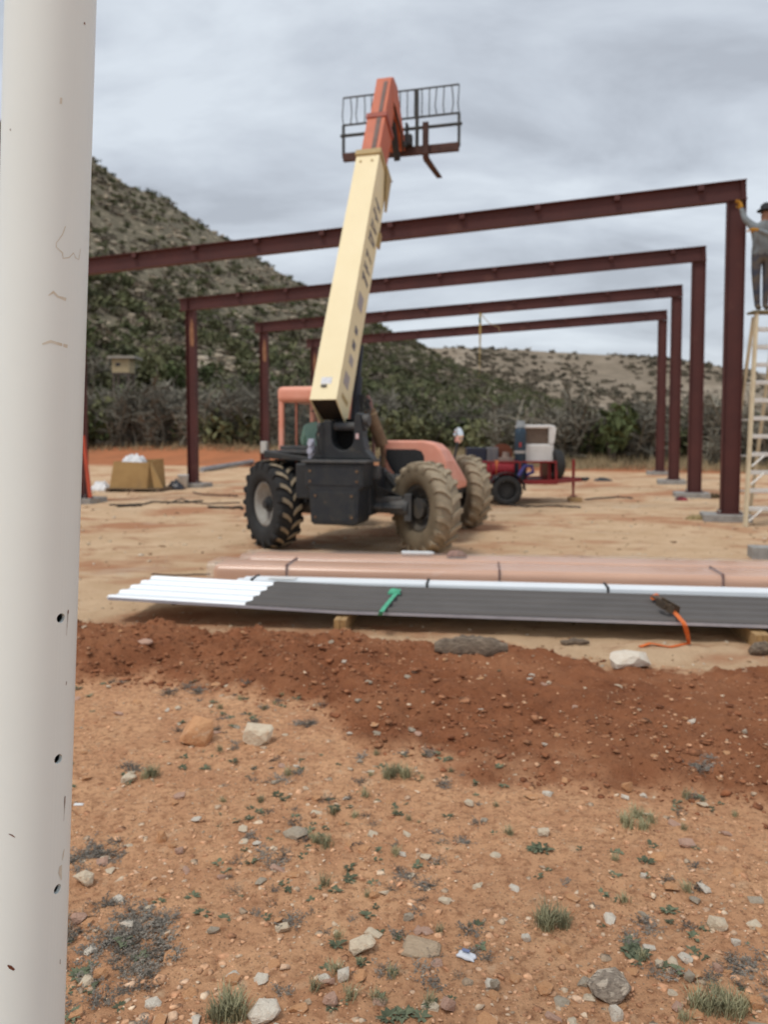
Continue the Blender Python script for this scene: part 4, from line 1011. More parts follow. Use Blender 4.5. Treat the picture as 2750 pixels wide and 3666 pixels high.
for s_ in (-.6, 1.6, 3.8):
    p = lp(s_, 1.2, 0); o = MB().box(-.045, .045, 0, 1.05, 0, .055).build('wood_block', lum, None, .003); o.location = (p.x, p.y, -.005); o.rotation_euler = (0, 0, LA)
    tag(o, 'flat timber under the salmon bundles', 'wood block', 'timbers under the salmon bundles')
def small(px, py, Y): return at_depth(px, py, Y)
p = lp(.46, 2.02, .325); m = MB(); m.cyl(p - lu * .17, p + lu * .14, .024, n=16); m.cyl(p + lu * .14, p + lu * .17, .024, .012, 12); m.cyl(p - lu * .172, p - lu * .17, .022, n=16)
tag(m.build('sealant_tube', mat('tube_white', (.62, .64, .64), rough=.4)), 'pale sealant tube lying on the salmon bundle', 'tube')
# crumpled cloth and paper bits built as folded sheets
def crumple(name, w, d, h, seed, m_, n=14):
    rr__ = random.Random(seed); vs_ = []; o_ = Vector((rr__.random() * 50, rr__.random() * 50, 0))
    for j in range(n):
        for i in range(n):
            u, v = i / (n - 1) - .5, j / (n - 1) - .5; e_ = max(0, 1 - (2 * max(abs(u), abs(v))) ** 3)
            f = .5 + .5 * mnoise.noise(Vector((u * 4, v * 4, 0)) + o_); g_ = mnoise.noise(Vector((u * 9, v * 9, 3)) + o_) * .35
            vs_.append((u * w * (1 + .25 * mnoise.noise(Vector((u * 3, v * 3, 7)) + o_)), v * d * (1 + .25 * mnoise.noise(Vector((u * 3, v * 3, 9)) + o_)), max(0.002, h * (e_ * (.45 + .55 * f) + g_ * e_))))
    m = MB(); m.add(vs_, [(j * n + i, j * n + i + 1, (j + 1) * n + i + 1, (j + 1) * n + i) for j in range(n - 1) for i in range(n - 1)], True); o = m.build(name, m_)
    so = o.modifiers.new('thick', 'SOLIDIFY'); so.thickness = .003; return o
o = crumple('crumpled_rag', .20, .14, .07, 3, mat('dull_pink_rag', (.34, .20, .16), (.22, .15, .12), 12, rough=.9)); o.location = lp(.86, 2.0, .309); tag(o, 'crumpled dull pink rag on the salmon bundle beside the tube', 'rag')
# straps
def drape(pts, wid, name, m_, par=None, th=.004): m = MB(); m.ribbon(pts, wid, th); return m.build(name, m_, par)
grs = mat('green_strap_webbing', (.10, .44, .27), (.07, .34, .20), 20, rough=.7)
st = thing('green_strap', 'green tie down strap knotted over the charcoal panels', 'strap')
q = [on_plane(1430, 2110, .215), on_plane(1405, 2140, .212), on_plane(1380, 2170, .210), on_plane(1366, 2190, .205), on_plane(1362, 2198, .18), on_plane(1361, 2203, .15)]
drape(q, .036, 'webbing', grs, st)
o = crumple('knot', .11, .09, .055, 8, grs, 10); o.parent = st; o.location = on_plane(1412, 2125, .205)
ors = mat('orange_strap_webbing', (.72, .17, .035), (.60, .13, .03), 20, rough=.7)
so_ = thing('orange_strap', 'orange ratchet strap trailing off the panel stack onto the dirt', 'strap')
g1 = on_ground(2468, 2308); g2 = on_ground(2400, 2322); g3 = on_ground(2330, 2312); g4 = on_ground(2292, 2320)
q = [on_plane(2345, 2138, .205), on_plane(2385, 2168, .21), on_plane(2420, 2196, .21), on_plane(2446, 2226, .20), on_plane(2454, 2240, .175), on_plane(2462, 2268, .09), Vector((g1.x, g1.y, g1.z + .012)), Vector((g2.x, g2.y, g2.z + .012)), Vector((g3.x, g3.y, g3.z + .02)), Vector((g4.x, g4.y, g4.z + .01))]
drape(q, .036, 'webbing', ors, so_)
rm_ = mat('ratchet_dark_steel', (.10, .075, .055), (.16, .11, .07), 18, rough=.5, metal=.5)
m = MB(); M = Matrix.Translation(on_plane(2392, 2178, .225)) @ Matrix.Rotation(R(-65), 4, 'Z') @ Matrix.Rotation(R(12), 4, 'Y')
m.box(-.10, .09, -.032, -.026, -.01, .05, M); m.box(-.10, .09, .026, .032, -.01, .05, M); m.cyl(M @ Vector((0, -.04, .02)), M @ Vector((0, .04, .02)), .016, n=10); m.box(-.16, -.08, -.028, .028, .03, .042, M); m.build('ratchet', rm_, so_)
MB().cyl(on_plane(2338, 2140, .215), on_plane(2352, 2132, .215), .02, n=10).build('webbing_roll', ors, so_)

# ================================================================== red trailer with welding gear
redm = mat('trailer_red_paint', (.26, .022, .022), (.20, .018, .018), 3, rough=.45, c3=(.15, .04, .03), p3=(.62, .76), s3=4)
TY = 16.9
def tpt(px, py, Y=TY): return at_depth(px, py, Y)
tx0, tx1 = tpt(1640, 1700).x, tpt(2000, 1700).x
tr = thing('red_trailer', 'red flat utility trailer parked behind the loader, tongue pointing right', 'trailer', (tx0, TY, 0), R(1.5))
TL = tx1 - tx0
m = MB(); m.box(0, TL, 0, .09, .44, .54); m.box(0, TL, 1.41, 1.5, .44, .54); m.box(0, .09, .09, 1.41, .44, .54); m.box(TL - .09, TL, .09, 1.41, .44, .54); m.build('frame', redm, tr, .008)
m = MB(); m.box(.09, TL - .09, .092, 1.408, .48, .515); m.build('deck', mat('deck_dark_plank', (.09, .06, .045), rough=.9), tr)
for y in (.02, 1.48):
    m = MB(); m.cyl((0, y, .93), (TL, y, .93), .024, n=8); m.build('side_rail', redm, tr)
    for x in (.03, TL * .33, TL * .62, TL - .03): MB().box(x - .025, x + .025, y - .02, y + .02, .541, .93).build('rail_post', redm, tr)
MB().add([Vector(v) for v in ((TL, .0, .46), (TL, .1, .46), (TL, .1, .56), (TL, .0, .56), (TL + .72, .72, .46), (TL + .72, .80, .46), (TL + .72, .80, .54), (TL + .72, .72, .54))], [(0, 1, 2, 3), (7, 6, 5, 4), (0, 4, 5, 1), (1, 5, 6, 2), (2, 6, 7, 3), (3, 7, 4, 0)]).build('tongue_bar', redm, tr)
MB().add([Vector(v) for v in ((TL, 1.4, .46), (TL, 1.5, .46), (TL, 1.5, .56), (TL, 1.4, .56), (TL + .72, .70, .455), (TL + .72, .78, .455), (TL + .72, .78, .545), (TL + .72, .70, .545))], [(0, 1, 2, 3), (7, 6, 5, 4), (0, 4, 5, 1), (1, 5, 6, 2), (2, 6, 7, 3), (3, 7, 4, 0)]).build('tongue_bar', redm, tr)
m = MB(); m.box(TL + .62, TL + .80, .71, .79, .47, .55); m.cyl((TL + .80, .75, .50), (TL + .90, .75, .53), .05, .03, 10); m.build('coupler', blk, tr)
jx = tpt(2062, 1700, TY + .6).x - tx0
m = MB(); m.cyl((jx, .66, .35), (jx, .66, .96), .035, n=10); m.cyl((jx, .66, .14), (jx, .66, .36), .026, n=10); m.box(jx - .07, jx + .07, .6, .72, .125, .145); m.build('tongue_jack', redm, tr)
ttm = MB(); ttm.lathe([(-.09, .19), (-.10, .24), (-.095, .31), (-.06, .335), (.06, .335), (.095, .31), (.10, .24), (.09, .19)], 28, 'x'); ttm.lathe([(-.05, .19), (.05, .19), (.03, .08), (-.03, .08)], 24, 'x'); ttm.cyl((-.045, 0, 0), (.045, 0, 0), .10, n=16); ttme = ttm.mesh('tyre'); ttme.materials.append(rubber)
axx = tpt(1810, 1760).x - tx0
for y in (-.16, 1.66):
    o = link('wheel', ttme, None, tr); o.location = (axx, y, .325); o.rotation_euler = (0, 0, math.pi / 2)
    m = MB(); pts = [(axx + .40 * math.cos(a_), .325 + .40 * math.sin(a_)) for a_ in [math.pi * i / 10 for i in range(11)]]; pts2 = [(axx + .385 * math.cos(a_), .325 + .385 * math.sin(a_)) for a_ in [math.pi * i / 10 for i in range(11)]][::-1]
    m.prism(pts + pts2, lambda a_, b_, d: Vector((a_, d, b_)), y - .12, y + .12); m.build('fender', blk, tr)
MB().cyl((axx, -.1, .325), (axx, 1.6, .325), .035, n=8).build('axle', blk, tr)
o = link('spare_tyre', ttme, None, tr); o.location = (tpt(2000, 1660).x - tx0 + .02, .30, .86); o.rotation_euler = (0, 0, R(12))
# gear on the trailer (each its own thing)
wh = mat('white_enamel', (.76, .74, .71), (.68, .66, .62), 4, rough=.4, c3=(.42, .36, .3), p3=(.66, .8), s3=3)
wx = tpt(1868, 1600, TY + .35).x
wd = thing('welder_generator', 'white engine driven welder with a brown louvred upper panel on the trailer', 'welder', (wx, TY + .25, .517), R(1.5))
m = MB(); m.box(0, .70, 0, .75, .38, .80); m.build('lower_body', wh, wd, .04, 3)
m = MB(); m.box(.03, .58, .06, .70, .80, 1.14); m.build('louvre_panel', mat('louvre_brown', (.19, .135, .10), (.14, .10, .075), 7, rough=.7), wd)
for j in range(5): MB().box(.05, .56, .045, .062, .84 + j * .055, .865 + j * .055).build('louvre', mat('louvre_tan', (.23, .17, .13), rough=.7), wd)
m = MB(); m.box(-.02, .66, -.02, .74, 1.14, 1.22); m.build('lid', wh, wd, .03, 3)
m = MB(); m.prism([(.585, .80), (.70, .80), (.75, 1.12), (.70, 1.21), (.585, 1.138)], lambda a_, b_, d: Vector((a_, d, b_)), -.01, .72); m.build('side_door', wh, wd, .015)
m = MB(); m.box(.04, .12, .06, .69, 0, .378); m.box(.58, .66, .06, .69, 0, .378); m.build('stand', redm, wd)
gxp = tpt(1864, 1600, TY + .15).x
gc = thing('gas_cylinder', 'dark blue gas cylinder with pale cap beside the white welder', 'gas cylinder', (gxp, TY + .16, .517))
m = MB(); m.lathe([(0, .0), (0, .125), (1.04, .125), (1.13, .11), (1.18, .05), (1.18, 0)], 22, 'z', False); m.build('body', mat('cylinder_blue', (.035, .065, .10), (.025, .05, .075), 6, rough=.4), gc)
m = MB(); m.cyl((0, 0, 1.16), (0, 0, 1.31), .10, .09, 16); m.build('cap', mat('cap_pale_grey', (.36, .40, .42), rough=.45), gc)
m = MB(); m.cyl((0, 0, .60), (0, 0, .66), .129, n=22, caps=False); m.build('collar_band', mat('band_pale', (.40, .38, .36), rough=.6), gc)
m = MB(); m.box(-.05, .0, -.131, -.124, .74, .84); m.build('label_sticker', mat('sticker_red', (.38, .05, .05), rough=.6), gc)
def gear(name, px0, px1, py0, py1, dep, m_, label, cat, Y=TY + .5, bev=.02):
    a_, b_ = tpt(px0, py1, Y), tpt(px1, py0, Y); o = MB().box(0, b_.x - a_.x, 0, dep, 0, b_.z - .518).build(name, m_, None, bev, 3); o.location = (a_.x, Y, .518); return tag(o, label, cat)
navy = mat('navy_case', (.018, .022, .045), (.03, .03, .04), 8, rough=.5)
gear('tool_case', 1672, 1742, 1603, 1655, .4, navy, 'dark navy tool case on the trailer behind the loader tyre', 'tool case')
gear('grey_cabinet', 1744, 1786, 1602, 1655, .35, mat('cabinet_grey', (.13, .13, .14), (.2, .18, .17), 8, rough=.6), 'small dull grey cabinet on the trailer beside the tool case', 'cabinet')
rx_ = tpt(1812, 1640, TY + .35)
ac = thing('air_tank', 'red horizontal compressor tank lying on the trailer bed', 'air tank', (rx_.x, TY + .36, .517))
m = MB(); m.cyl((-.36, 0, .24), (.36, 0, .24), .17, n=22); m.cyl((-.36, 0, .24), (-.42, 0, .24), .17, .10, 22); m.cyl((.36, 0, .24), (.42, 0, .24), .17, .10, 22); m.build('tank', mat('tank_red', (.36, .02, .03), rough=.4), ac)
m = MB(); m.box(-.3, -.24, -.12, .12, 0, .1); m.box(.24, .3, -.12, .12, 0, .1); m.build('foot', blk, ac)
m = MB(); m.box(-.16, .16, -.12, .12, .40, .50); m.cyl((0, 0, .5), (0, 0, .62), .09, .07, 14); m.build('pump', mat('pump_tan', (.30, .22, .18), rough=.7), ac, .01)
hs = thing('hose_reel', 'brown reel wound with yellow hose above the red tank', 'hose reel', (rx_.x - .02, TY + .75, .517))
m = MB(); m.cyl((0, -.10, .58), (0, .10, .58), .14, n=20); m.cyl((0, -.11, .58), (0, -.10, .58), .22, n=24); m.cyl((0, .10, .58), (0, .11, .58), .22, n=24); m.build('drum', mat('reel_brown_red', (.20, .06, .03), rough=.6), hs)
for j in range(3): MB().path([(.175 * math.cos(a_ * .2618), -.06 + .05 * j, .58 + .175 * math.sin(a_ * .2618)) for a_ in range(25)], .022, 6).build('hose_loop', mat('hose_yellow', (.45, .27, .04), rough=.6), hs)
m = MB(); m.box(-.03, .03, -.03, .03, 0, .5); m.box(-.15, .15, -.15, .15, 0, .03); m.build('reel_stand', blk, hs)
MB().path([(-.12, -.13, .62), (-.18, -.14, .50), (-.30, -.14, .46), (-.36, -.12, .52)], .02, 6).build('loose_hose', mat('hose_gold', (.42, .27, .06), rough=.6), hs)
os_ = tpt(1779, 1650, TY - .03); oe = tpt(1777, 1708, TY - .03)
h1 = thing('tie_strap', 'orange strap with a silver buckle hanging on the trailer side rail', 'strap')
drape([os_ + Vector((0, .1, .01)), os_, os_.lerp(oe, .5), oe], .085, 'webbing', mat('strap_dull_orange', (.55, .16, .05), rough=.7), h1)
MB().box(oe.x - .06, oe.x + .06, oe.y - .02, oe.y + .03, oe.z - .07, oe.z + .03).build('buckle', chrome, h1, .012)
bh = [tpt(1852, 1712, TY - .05), tpt(1866, 1690, TY), tpt(1880, 1668, TY + .05), tpt(1905, 1668, TY + .1), tpt(1910, 1690, TY + .1), tpt(1885, 1700, TY + .06)]
tag(MB().path(bh, .04, 8).build('blue_cable', mat('cable_blue_violet', (.05, .05, .22), (.04, .03, .12), 8, rough=.6)), 'blue violet cable looped over the trailer edge below the welder', 'cable')
p = on_ground(2058, 1805); o = MB().box(-.14, .14, -.12, .12, 0, .10).build('wood_block', lum, None, .006); o.location = (p.x, TY + .66, hg(p.x, TY + .66) - .005); tag(o, 'wood block under the trailer tongue jack', 'wood block')
p = tpt(2062, 1790, TY + .66); o.location.x = tx0 + jx

# ================================================================== things lying round the pad on the left
card = mat('cardboard', (.40, .255, .105), (.34, .21, .085), 3, rough=.85, c3=(.30, .19, .09), p3=(.6, .75), s3=2)
BY = 20.6
c0, c1 = at_depth(392, 1735, BY), at_depth(542, 1735, BY)
bw = c1.x - c0.x; gz = hg(c0.x + .5, BY + .4)
pal = thing('wood_pallet', 'worn wooden pallet lying under the cardboard crate', 'pallet', (c0.x - .12, BY - .05, gz - .01), R(-8))
for j in range(6): MB().box(0, bw + .42, j * .17, j * .17 + .11, .09, .115).build('board', mat('grey_wood', (.22, .15, .09), (.15, .11, .075), 6, rough=.9), pal)
for j in range(3): MB().box(.02 + j * (bw + .3) / 2, .11 + j * (bw + .3) / 2, 0, .96, 0, .089).build('stringer', mat('grey_wood_dark', (.15, .10, .065), rough=.9), pal)
cb = thing('cardboard_crate', 'large open tan cardboard crate with slumped sides on a pallet', 'cardboard box', (c0.x, BY, gz + .108), R(-8))
bh_ = .70; dp = .80
def panel(pts, name, par, th=.012):
    p_ = [Vector(v) for v in pts]; nn = (p_[1] - p_[0]).cross(p_[2] - p_[0]).normalized() * th
    return MB().add(p_ + [v + nn for v in p_], [(3, 2, 1, 0), (4, 5, 6, 7), (0, 1, 5, 4), (1, 2, 6, 5), (2, 3, 7, 6), (3, 0, 4, 7)]).build(name, card, par)
panel([(0, 0, 0), (bw * .93, 0, 0), (bw * 1.0, .02, bh_ * .97), (.11, .04, bh_)], 'front_panel', cb)
panel([(bw * .93, 0, 0), (bw * 1.08, dp, 0), (bw * 1.05, dp - .05, bh_ * 1.08), (bw * 1.0, .02, bh_ * .97)], 'side_panel', cb)
panel([(0, 0, 0), (.11, .04, bh_), (.16, dp, bh_), (.06, dp, 0)], 'side_panel', cb)
panel([(.06, dp, 0), (.16, dp, bh_), (bw * 1.05, dp - .05, bh_ * 1.08), (bw * 1.08, dp, 0)], 'back_panel', cb)
panel([(bw * 1.02, .10, bh_ * .99), (bw * 1.34, .0, .02), (bw * 1.12, -.02, .015), (bw * .995, .02, bh_ * .96)], 'loose_flap', cb)
panel([(.02, .02, .01), (bw * .93, .02, .01), (bw * 1.05, dp - .02, .01), (.07, dp - .02, .01)], 'bottom_panel', cb)
m = MB(); M = Matrix.Translation((.16, .05, bh_ * .55)); panel([(.18, .06, bh_ * .60), (bw * .97, .05, bh_ * .60), (bw * 1.0, dp - .06, bh_ * .62), (.18, dp - .06, bh_ * .62)], 'inner_filler', cb)
plas = mat('white_plastic', (.74, .74, .74), (.66, .66, .67), 8, rough=.4)
def bag(px, py, Y, w, d, h, label, zz0, seed):
    p = at_depth(px, py, Y); o = crumple('plastic_bag', w, d, h, seed, plas, 18); o.location = (p.x, Y, zz0); return tag(o, label, 'plastic bag')
bag(478, 1640, BY + .35, .62, .5, .34, 'crumpled white plastic bag in the open cardboard crate', gz + .108 + bh_ * .63 + .16, 5)
bag(360, 1720, BY + .5, .48, .45, .30, 'white plastic bag on the dirt left of the cardboard crate', hg(at_depth(360, 1720, BY + .5).x, BY + .5) - .01, 6)
p = on_ground(632, 1752)
bk = thing('white_bucket', 'white plastic bucket standing behind the black bag', 'bucket', (p.x + .02, p.y + .6, hg(p.x, p.y + .6) - .005))
m = MB(); m.lathe([(0, 0), (0, .125), (.36, .15), (.37, .158), (.38, .15), (.37, .14), (.02, .118), (.02, 0)], 26, 'z', False); m.build('body', mat('bucket_white', (.66, .65, .63), (.54, .52, .50), 6, rough=.45, c3=(.40, .34, .30), p3=(.64, .76), s3=7), bk)
m = MB(); m.path([(.155 * math.cos(a_), .155 * math.sin(a_) * .3 - .13, .30 - .12 * math.sin(a_)) for a_ in [math.pi * i / 10 for i in range(11)]], .005, 5); m.build('bail', chrome, bk)
o = crumple('black_bag', .44, .36, .30, 12, mat('black_plastic', (.016, .017, .022), (.03, .03, .04), 8, rough=.35), 18); o.location = (p.x - .02, p.y - .05, hg(p.x, p.y) - .01); tag(o, 'crumpled black plastic bag in front of the white bucket', 'bag')
# red brace at the left footing
L1p = R1 - fr * WID; q0 = at_depth(322, 1782, L1p.y - .28); q1 = at_depth(296, 1560, L1p.y - .1)
br = thing('red_brace', 'bright red steel brace standing on the footing behind the white post', 'brace')
q0.z = FT + .012
MB().path([q0, q1], .045, 8).build('tube', mat('brace_red_orange', (.52, .075, .03), (.42, .06, .025), 6, rough=.5), br)
MB().box(q0.x - .10, q0.x + .07, q0.y - .06, q0.y + .06, FT, FT + .011).build('foot_plate', blk, br)
crumple_o = crumple('dark_bundle', .26, .22, .15, 21, blk, 12); crumple_o.location = (q0.x - .30, q0.y - .02, FT); tag(crumple_o, 'small dark bundle on the footing beside the red brace', 'bundle')
# ribbed pipe
m = MB(); a0, a1 = on_ground(722, 1690), on_ground(905, 1660)
a0.z = hg(a0.x, a0.y) + .085; a1.z = hg(a1.x, a1.y) + .085; pts = 34; dl_ = (a1 - a0)
for i in range(pts):
    p_, q_ = a0 + dl_ * (i / pts), a0 + dl_ * ((i + .55) / pts); m.cyl(p_, q_, .105, n=12, caps=True); m.cyl(q_, a0 + dl_ * ((i + 1) / pts), .078, n=12, caps=False)
o = m.build('ribbed_pipe', mat('ribbed_grey', (.34, .34, .35), (.22, .22, .23), 6, rough=.55)); tag(o, 'long grey ribbed pipe lying on the dirt behind the left column', 'pipe')
# cables and dark scraps on the pad
cabm = mat('black_cable', (.028, .026, .024), (.07, .055, .04), 14, rough=.8)
def cable(pts, r_, label, seed):
    rr__ = random.Random(seed); q = []
    for i in range(len(pts) - 1):
        for k in range(6):
            t_a = k / 6; px = pts[i][0] + (pts[i + 1][0] - pts[i][0]) * t_a + rr__.uniform(-4, 4); py = pts[i][1] + (pts[i + 1][1] - pts[i][1]) * t_a + rr__.uniform(-1.2, 1.2)
            g_ = on_ground(px, py); q.append((g_.x, g_.y, hg(g_.x, g_.y) + r_ * .7))
    return tag(MB().path(q, r_, 6).build('cable', cabm), label, 'cable')
cable([(395, 1810), (440, 1812), (520, 1808), (545, 1800), (640, 1802), (740, 1795)], .022, 'black cable snaking on the dirt beside the left footing', 1)
cable([(420, 1816), (470, 1814), (515, 1812)], .035, 'thick black hose lying beside the left footing', 2)
cable([(600, 1805), (650, 1788), (680, 1800), (760, 1806), (880, 1800)], .016, 'thin dark cable left of the loader tyre', 3)
cable([(692, 1765), (720, 1772), (800, 1776), (860, 1778)], .018, 'dark cable lying in front of the left column footing', 4)
cable([(745, 1818), (800, 1822), (862, 1820), (868, 1826)], .028, 'dark hose lying just left of the loader tyre', 5)
cable([(540, 2058), (640, 2062), (770, 2058)], .009, 'thin dark rod on the dirt left of the salmon bundles', 6)
cable([(1790, 1808), (1880, 1816), (2000, 1814), (2100, 1822)], .022, 'dark cable under the trailer running to the tongue jack', 7)
cable([(2100, 1790), (2200, 1782), (2280, 1786)], .020, 'dark cable on the dirt right of the tongue jack', 8)
def lump(px, py, w, d, h, m_, name, label, cat, seed, n=14):
    p = on_ground(px, py); o = crumple(name, w, d, h, seed, m_, n); o.location = (p.x, p.y, hg(p.x, p.y) - .008); return tag(o, label, cat)
lump(2160, 1722, .55, .35, .14, blk, 'dark_tarp', 'crumpled dark tarp on the dirt right of the trailer tongue', 'tarp', 31)
lump(2440, 1792, .30, .2, .12, mat('red_black_tool', (.05, .02, .02), (.3, .02, .03), 4, rough=.6), 'tool_bag', 'small red and black tool bag at the second right column footing', 'tool bag', 32)
lump(2560, 1782, .30, .25, .14, mat('brown_clod', (.07, .045, .02), rough=.9), 'dark_clod', 'small dark brown clod left of the nearest right column', 'clod', 33)
lump(2490, 1860, .30, .2, .12, mat('straw_tuft', (.35, .27, .13), (.2, .15, .07), 20, rough=.9), 'straw_heap', 'small straw coloured heap left of the nearest right footing', 'straw', 34)
# concrete block at right edge
p = on_ground(2728, 1998); o = MB().box(-.14, .3, -.12, .12, 0, .17).build('concrete_block', conc, None, .01); o.location = (p.x, p.y, hg(p.x, p.y) - .02); o.rotation_euler = (0, 0, R(-10)); tag(o, 'grey concrete block lying at the right edge behind the salmon bundles', 'concrete block')
# yellow sling on frame three
b3 = R1 + fo * SP * 2
xf = lambda l: b3 + fr * l
best = None
for i in range(400):
    l = -WID * i / 400; q = xf(l); px = CX0 + FPX * q.x / q.y
    if px < 1718: best = l; break
q = xf(best); zbm = ZR + (ZR - ZL) / WID * best - BD
yl = mat('sling_yellow', (.46, .35, .12), (.38, .28, .09), 12, rough=.8)
sl_ = thing('yellow_sling', 'yellow lifting sling hanging from the third steel beam', 'sling')
zl = at_depth(1712, 1360, q.y).z
drape([q + Vector((0, -.105, zbm)), q + Vector((0, -.06, zbm - .4)), q + Vector((.0, -.05, (zbm + zl) / 2)), q + Vector((-.01, -.05, zl + .15)), q + Vector((-.10, -.04, zl))], .065, 'webbing', yl, sl_)
drape([q + Vector((.02, -.04, zbm - .02)), q + Vector((.30, .0, zbm - .32)), q + Vector((.60, .05, zbm - .42)), q + Vector((.66, .05, zbm - .60))], .07, 'loose_end', mat('sling_pale', (.55, .48, .30), rough=.8), sl_)
MB().cyl(q + Vector((-.01, -.06, zbm - .12)), q + Vector((-.01, -.06, zbm - .30)), .035, n=10).build('shackle', mat('shackle_green', (.08, .14, .09), rough=.5), sl_)
# deer blind up in the brush
DY = 52.0; d0, d1 = at_depth(400, 1333, DY), at_depth(462, 1333, DY)
blind = thing('box_blind', 'small tan box hut on tall legs rising above the brush', 'hut', (d0.x, DY, 0))
bw_ = d1.x - d0.x; z0_ = d0.z; z1_ = at_depth(430, 1284, DY).z
MB().box(0, bw_, 0, 1.1, z0_, z1_).build('walls', mat('blind_tan', (.46, .37, .22), (.40, .32, .19), 3, rough=.8), blind)
MB().box(-.2, bw_ + .45, -.25, 1.4, z1_ + .002, z1_ + .17).build('roof', mat('blind_roof', (.36, .33, .28), (.27, .25, .22), 4, rough=.85), blind)
MB().box(.25, .55, -.015, -.002, z0_ + .42, z0_ + .62).build('window', mat('window_dark', (.03, .03, .035), rough=.3), blind)
for (x, y) in ((.08, .08), (bw_ - .08, .08), (.08, 1.0), (bw_ - .08, 1.0)):
    MB().box(x - .06, x + .06, y - .06, y + .06, land(d0.x + x, DY + y) - .3, z0_ - .002).build('leg', barkm, blind)
MB().box(0, bw_, -.01, .02, z0_ - .12, z0_ - .003).build('floor_joist', barkm, blind)
# orange survey flag
p = at_depth(604, 1500, 44.0); zl = land(p.x, 44.0)
fl = thing('marker_flag', 'small orange red ribbon marker tied in the brush', 'flag')
drape([Vector((p.x - .30, 44, p.z + .12)), Vector((p.x, 44, p.z + .18)), Vector((p.x + .06, 44, p.z - .05)), Vector((p.x + .1, 44, p.z - .35))], .17, 'ribbon', mat('flag_orange', (.62, .10, .05), rough=.6), fl, .01)
MB().cyl((p.x, 44.03, zl - .1), (p.x, 44.03, p.z + .2), .02, n=6).build('stake', barkm, fl)

# ================================================================== stones
def rock_mesh(seed, n=22, flat=1.0):
    r = random.Random(seed); bm = bmesh.new()
    for i in range(n):
        v = Vector((r.gauss(0, 1), r.gauss(0, 1), r.gauss(0, 1))).normalized()
        # squared-off lump: push towards a box, then jitter
        k = 1 / max(abs(v.x), abs(v.y), abs(v.z)); v = v.lerp(v * k, .55) * r.uniform(.82, 1.0)
        bm.verts.new((v.x * .5, v.y * .5, v.z * .5 * flat))
    bmesh.ops.convex_hull(bm, input=bm.verts[:])
    bmesh.ops.delete(bm, geom=[v for v in bm.verts if not v.link_faces], context='VERTS')
    me = bpy.data.meshes.new('stone'); bm.to_mesh(me); bm.free(); return me
def rockmat(name, c1, c2, c3):
    return mat(name, c1, c2, 5, (.35, .65), .9, c3=c3, p3=(.55, .68), s3=2.2, bmp=.7, bscale=9, spec=.15)
RM = {'pale': rockmat('limestone_pale', (.72, .61, .45), (.63, .50, .36), (.72, .48, .30)), 'orange': rockmat('limestone_orange', (.64, .35, .18), (.55, .28, .14), (.68, .52, .37)),
      'grey': rockmat('limestone_grey', (.46, .39, .30), (.38, .31, .23), (.56, .41, .28)), 'pink': rockmat('limestone_pink', (.55, .35, .26), (.48, .29, .21), (.62, .47, .38)),
      'white': rockmat('limestone_white', (.74, .67, .56), (.66, .57, .46), (.66, .48, .35)), 'slab': rockmat('limestone_slab', (.50, .38, .26), (.42, .31, .21), (.58, .40, .26)), 'mottled': mat('lichen_stone', (.36, .29, .225), (.20, .16, .125), 4, (.42, .58), .95, c3=(.60, .50, .39), p3=(.50, .58), s3=3.5, bmp=1.0, bscale=7, spec=.1)}
def stone(px, py, w, h, key, label, seed, fl=.8):
    g_ = on_ground(px, py); sc = g_.y / FPX * 1.02
    o = link('stone', rock_mesh(seed, 34 if w > 90 else 22), RM[key]); o.scale = (w * sc, w * sc * fl, max(h * sc * 1.15, .012)); o.rotation_euler = (0, 0, R((seed * 37) % 60 - 30))
    y_ = g_.y + w * sc * fl * .35; o.location = (g_.x, y_, hg(g_.x, y_) + h * sc * .33); return tag(o, label, 'stone', 'stones')
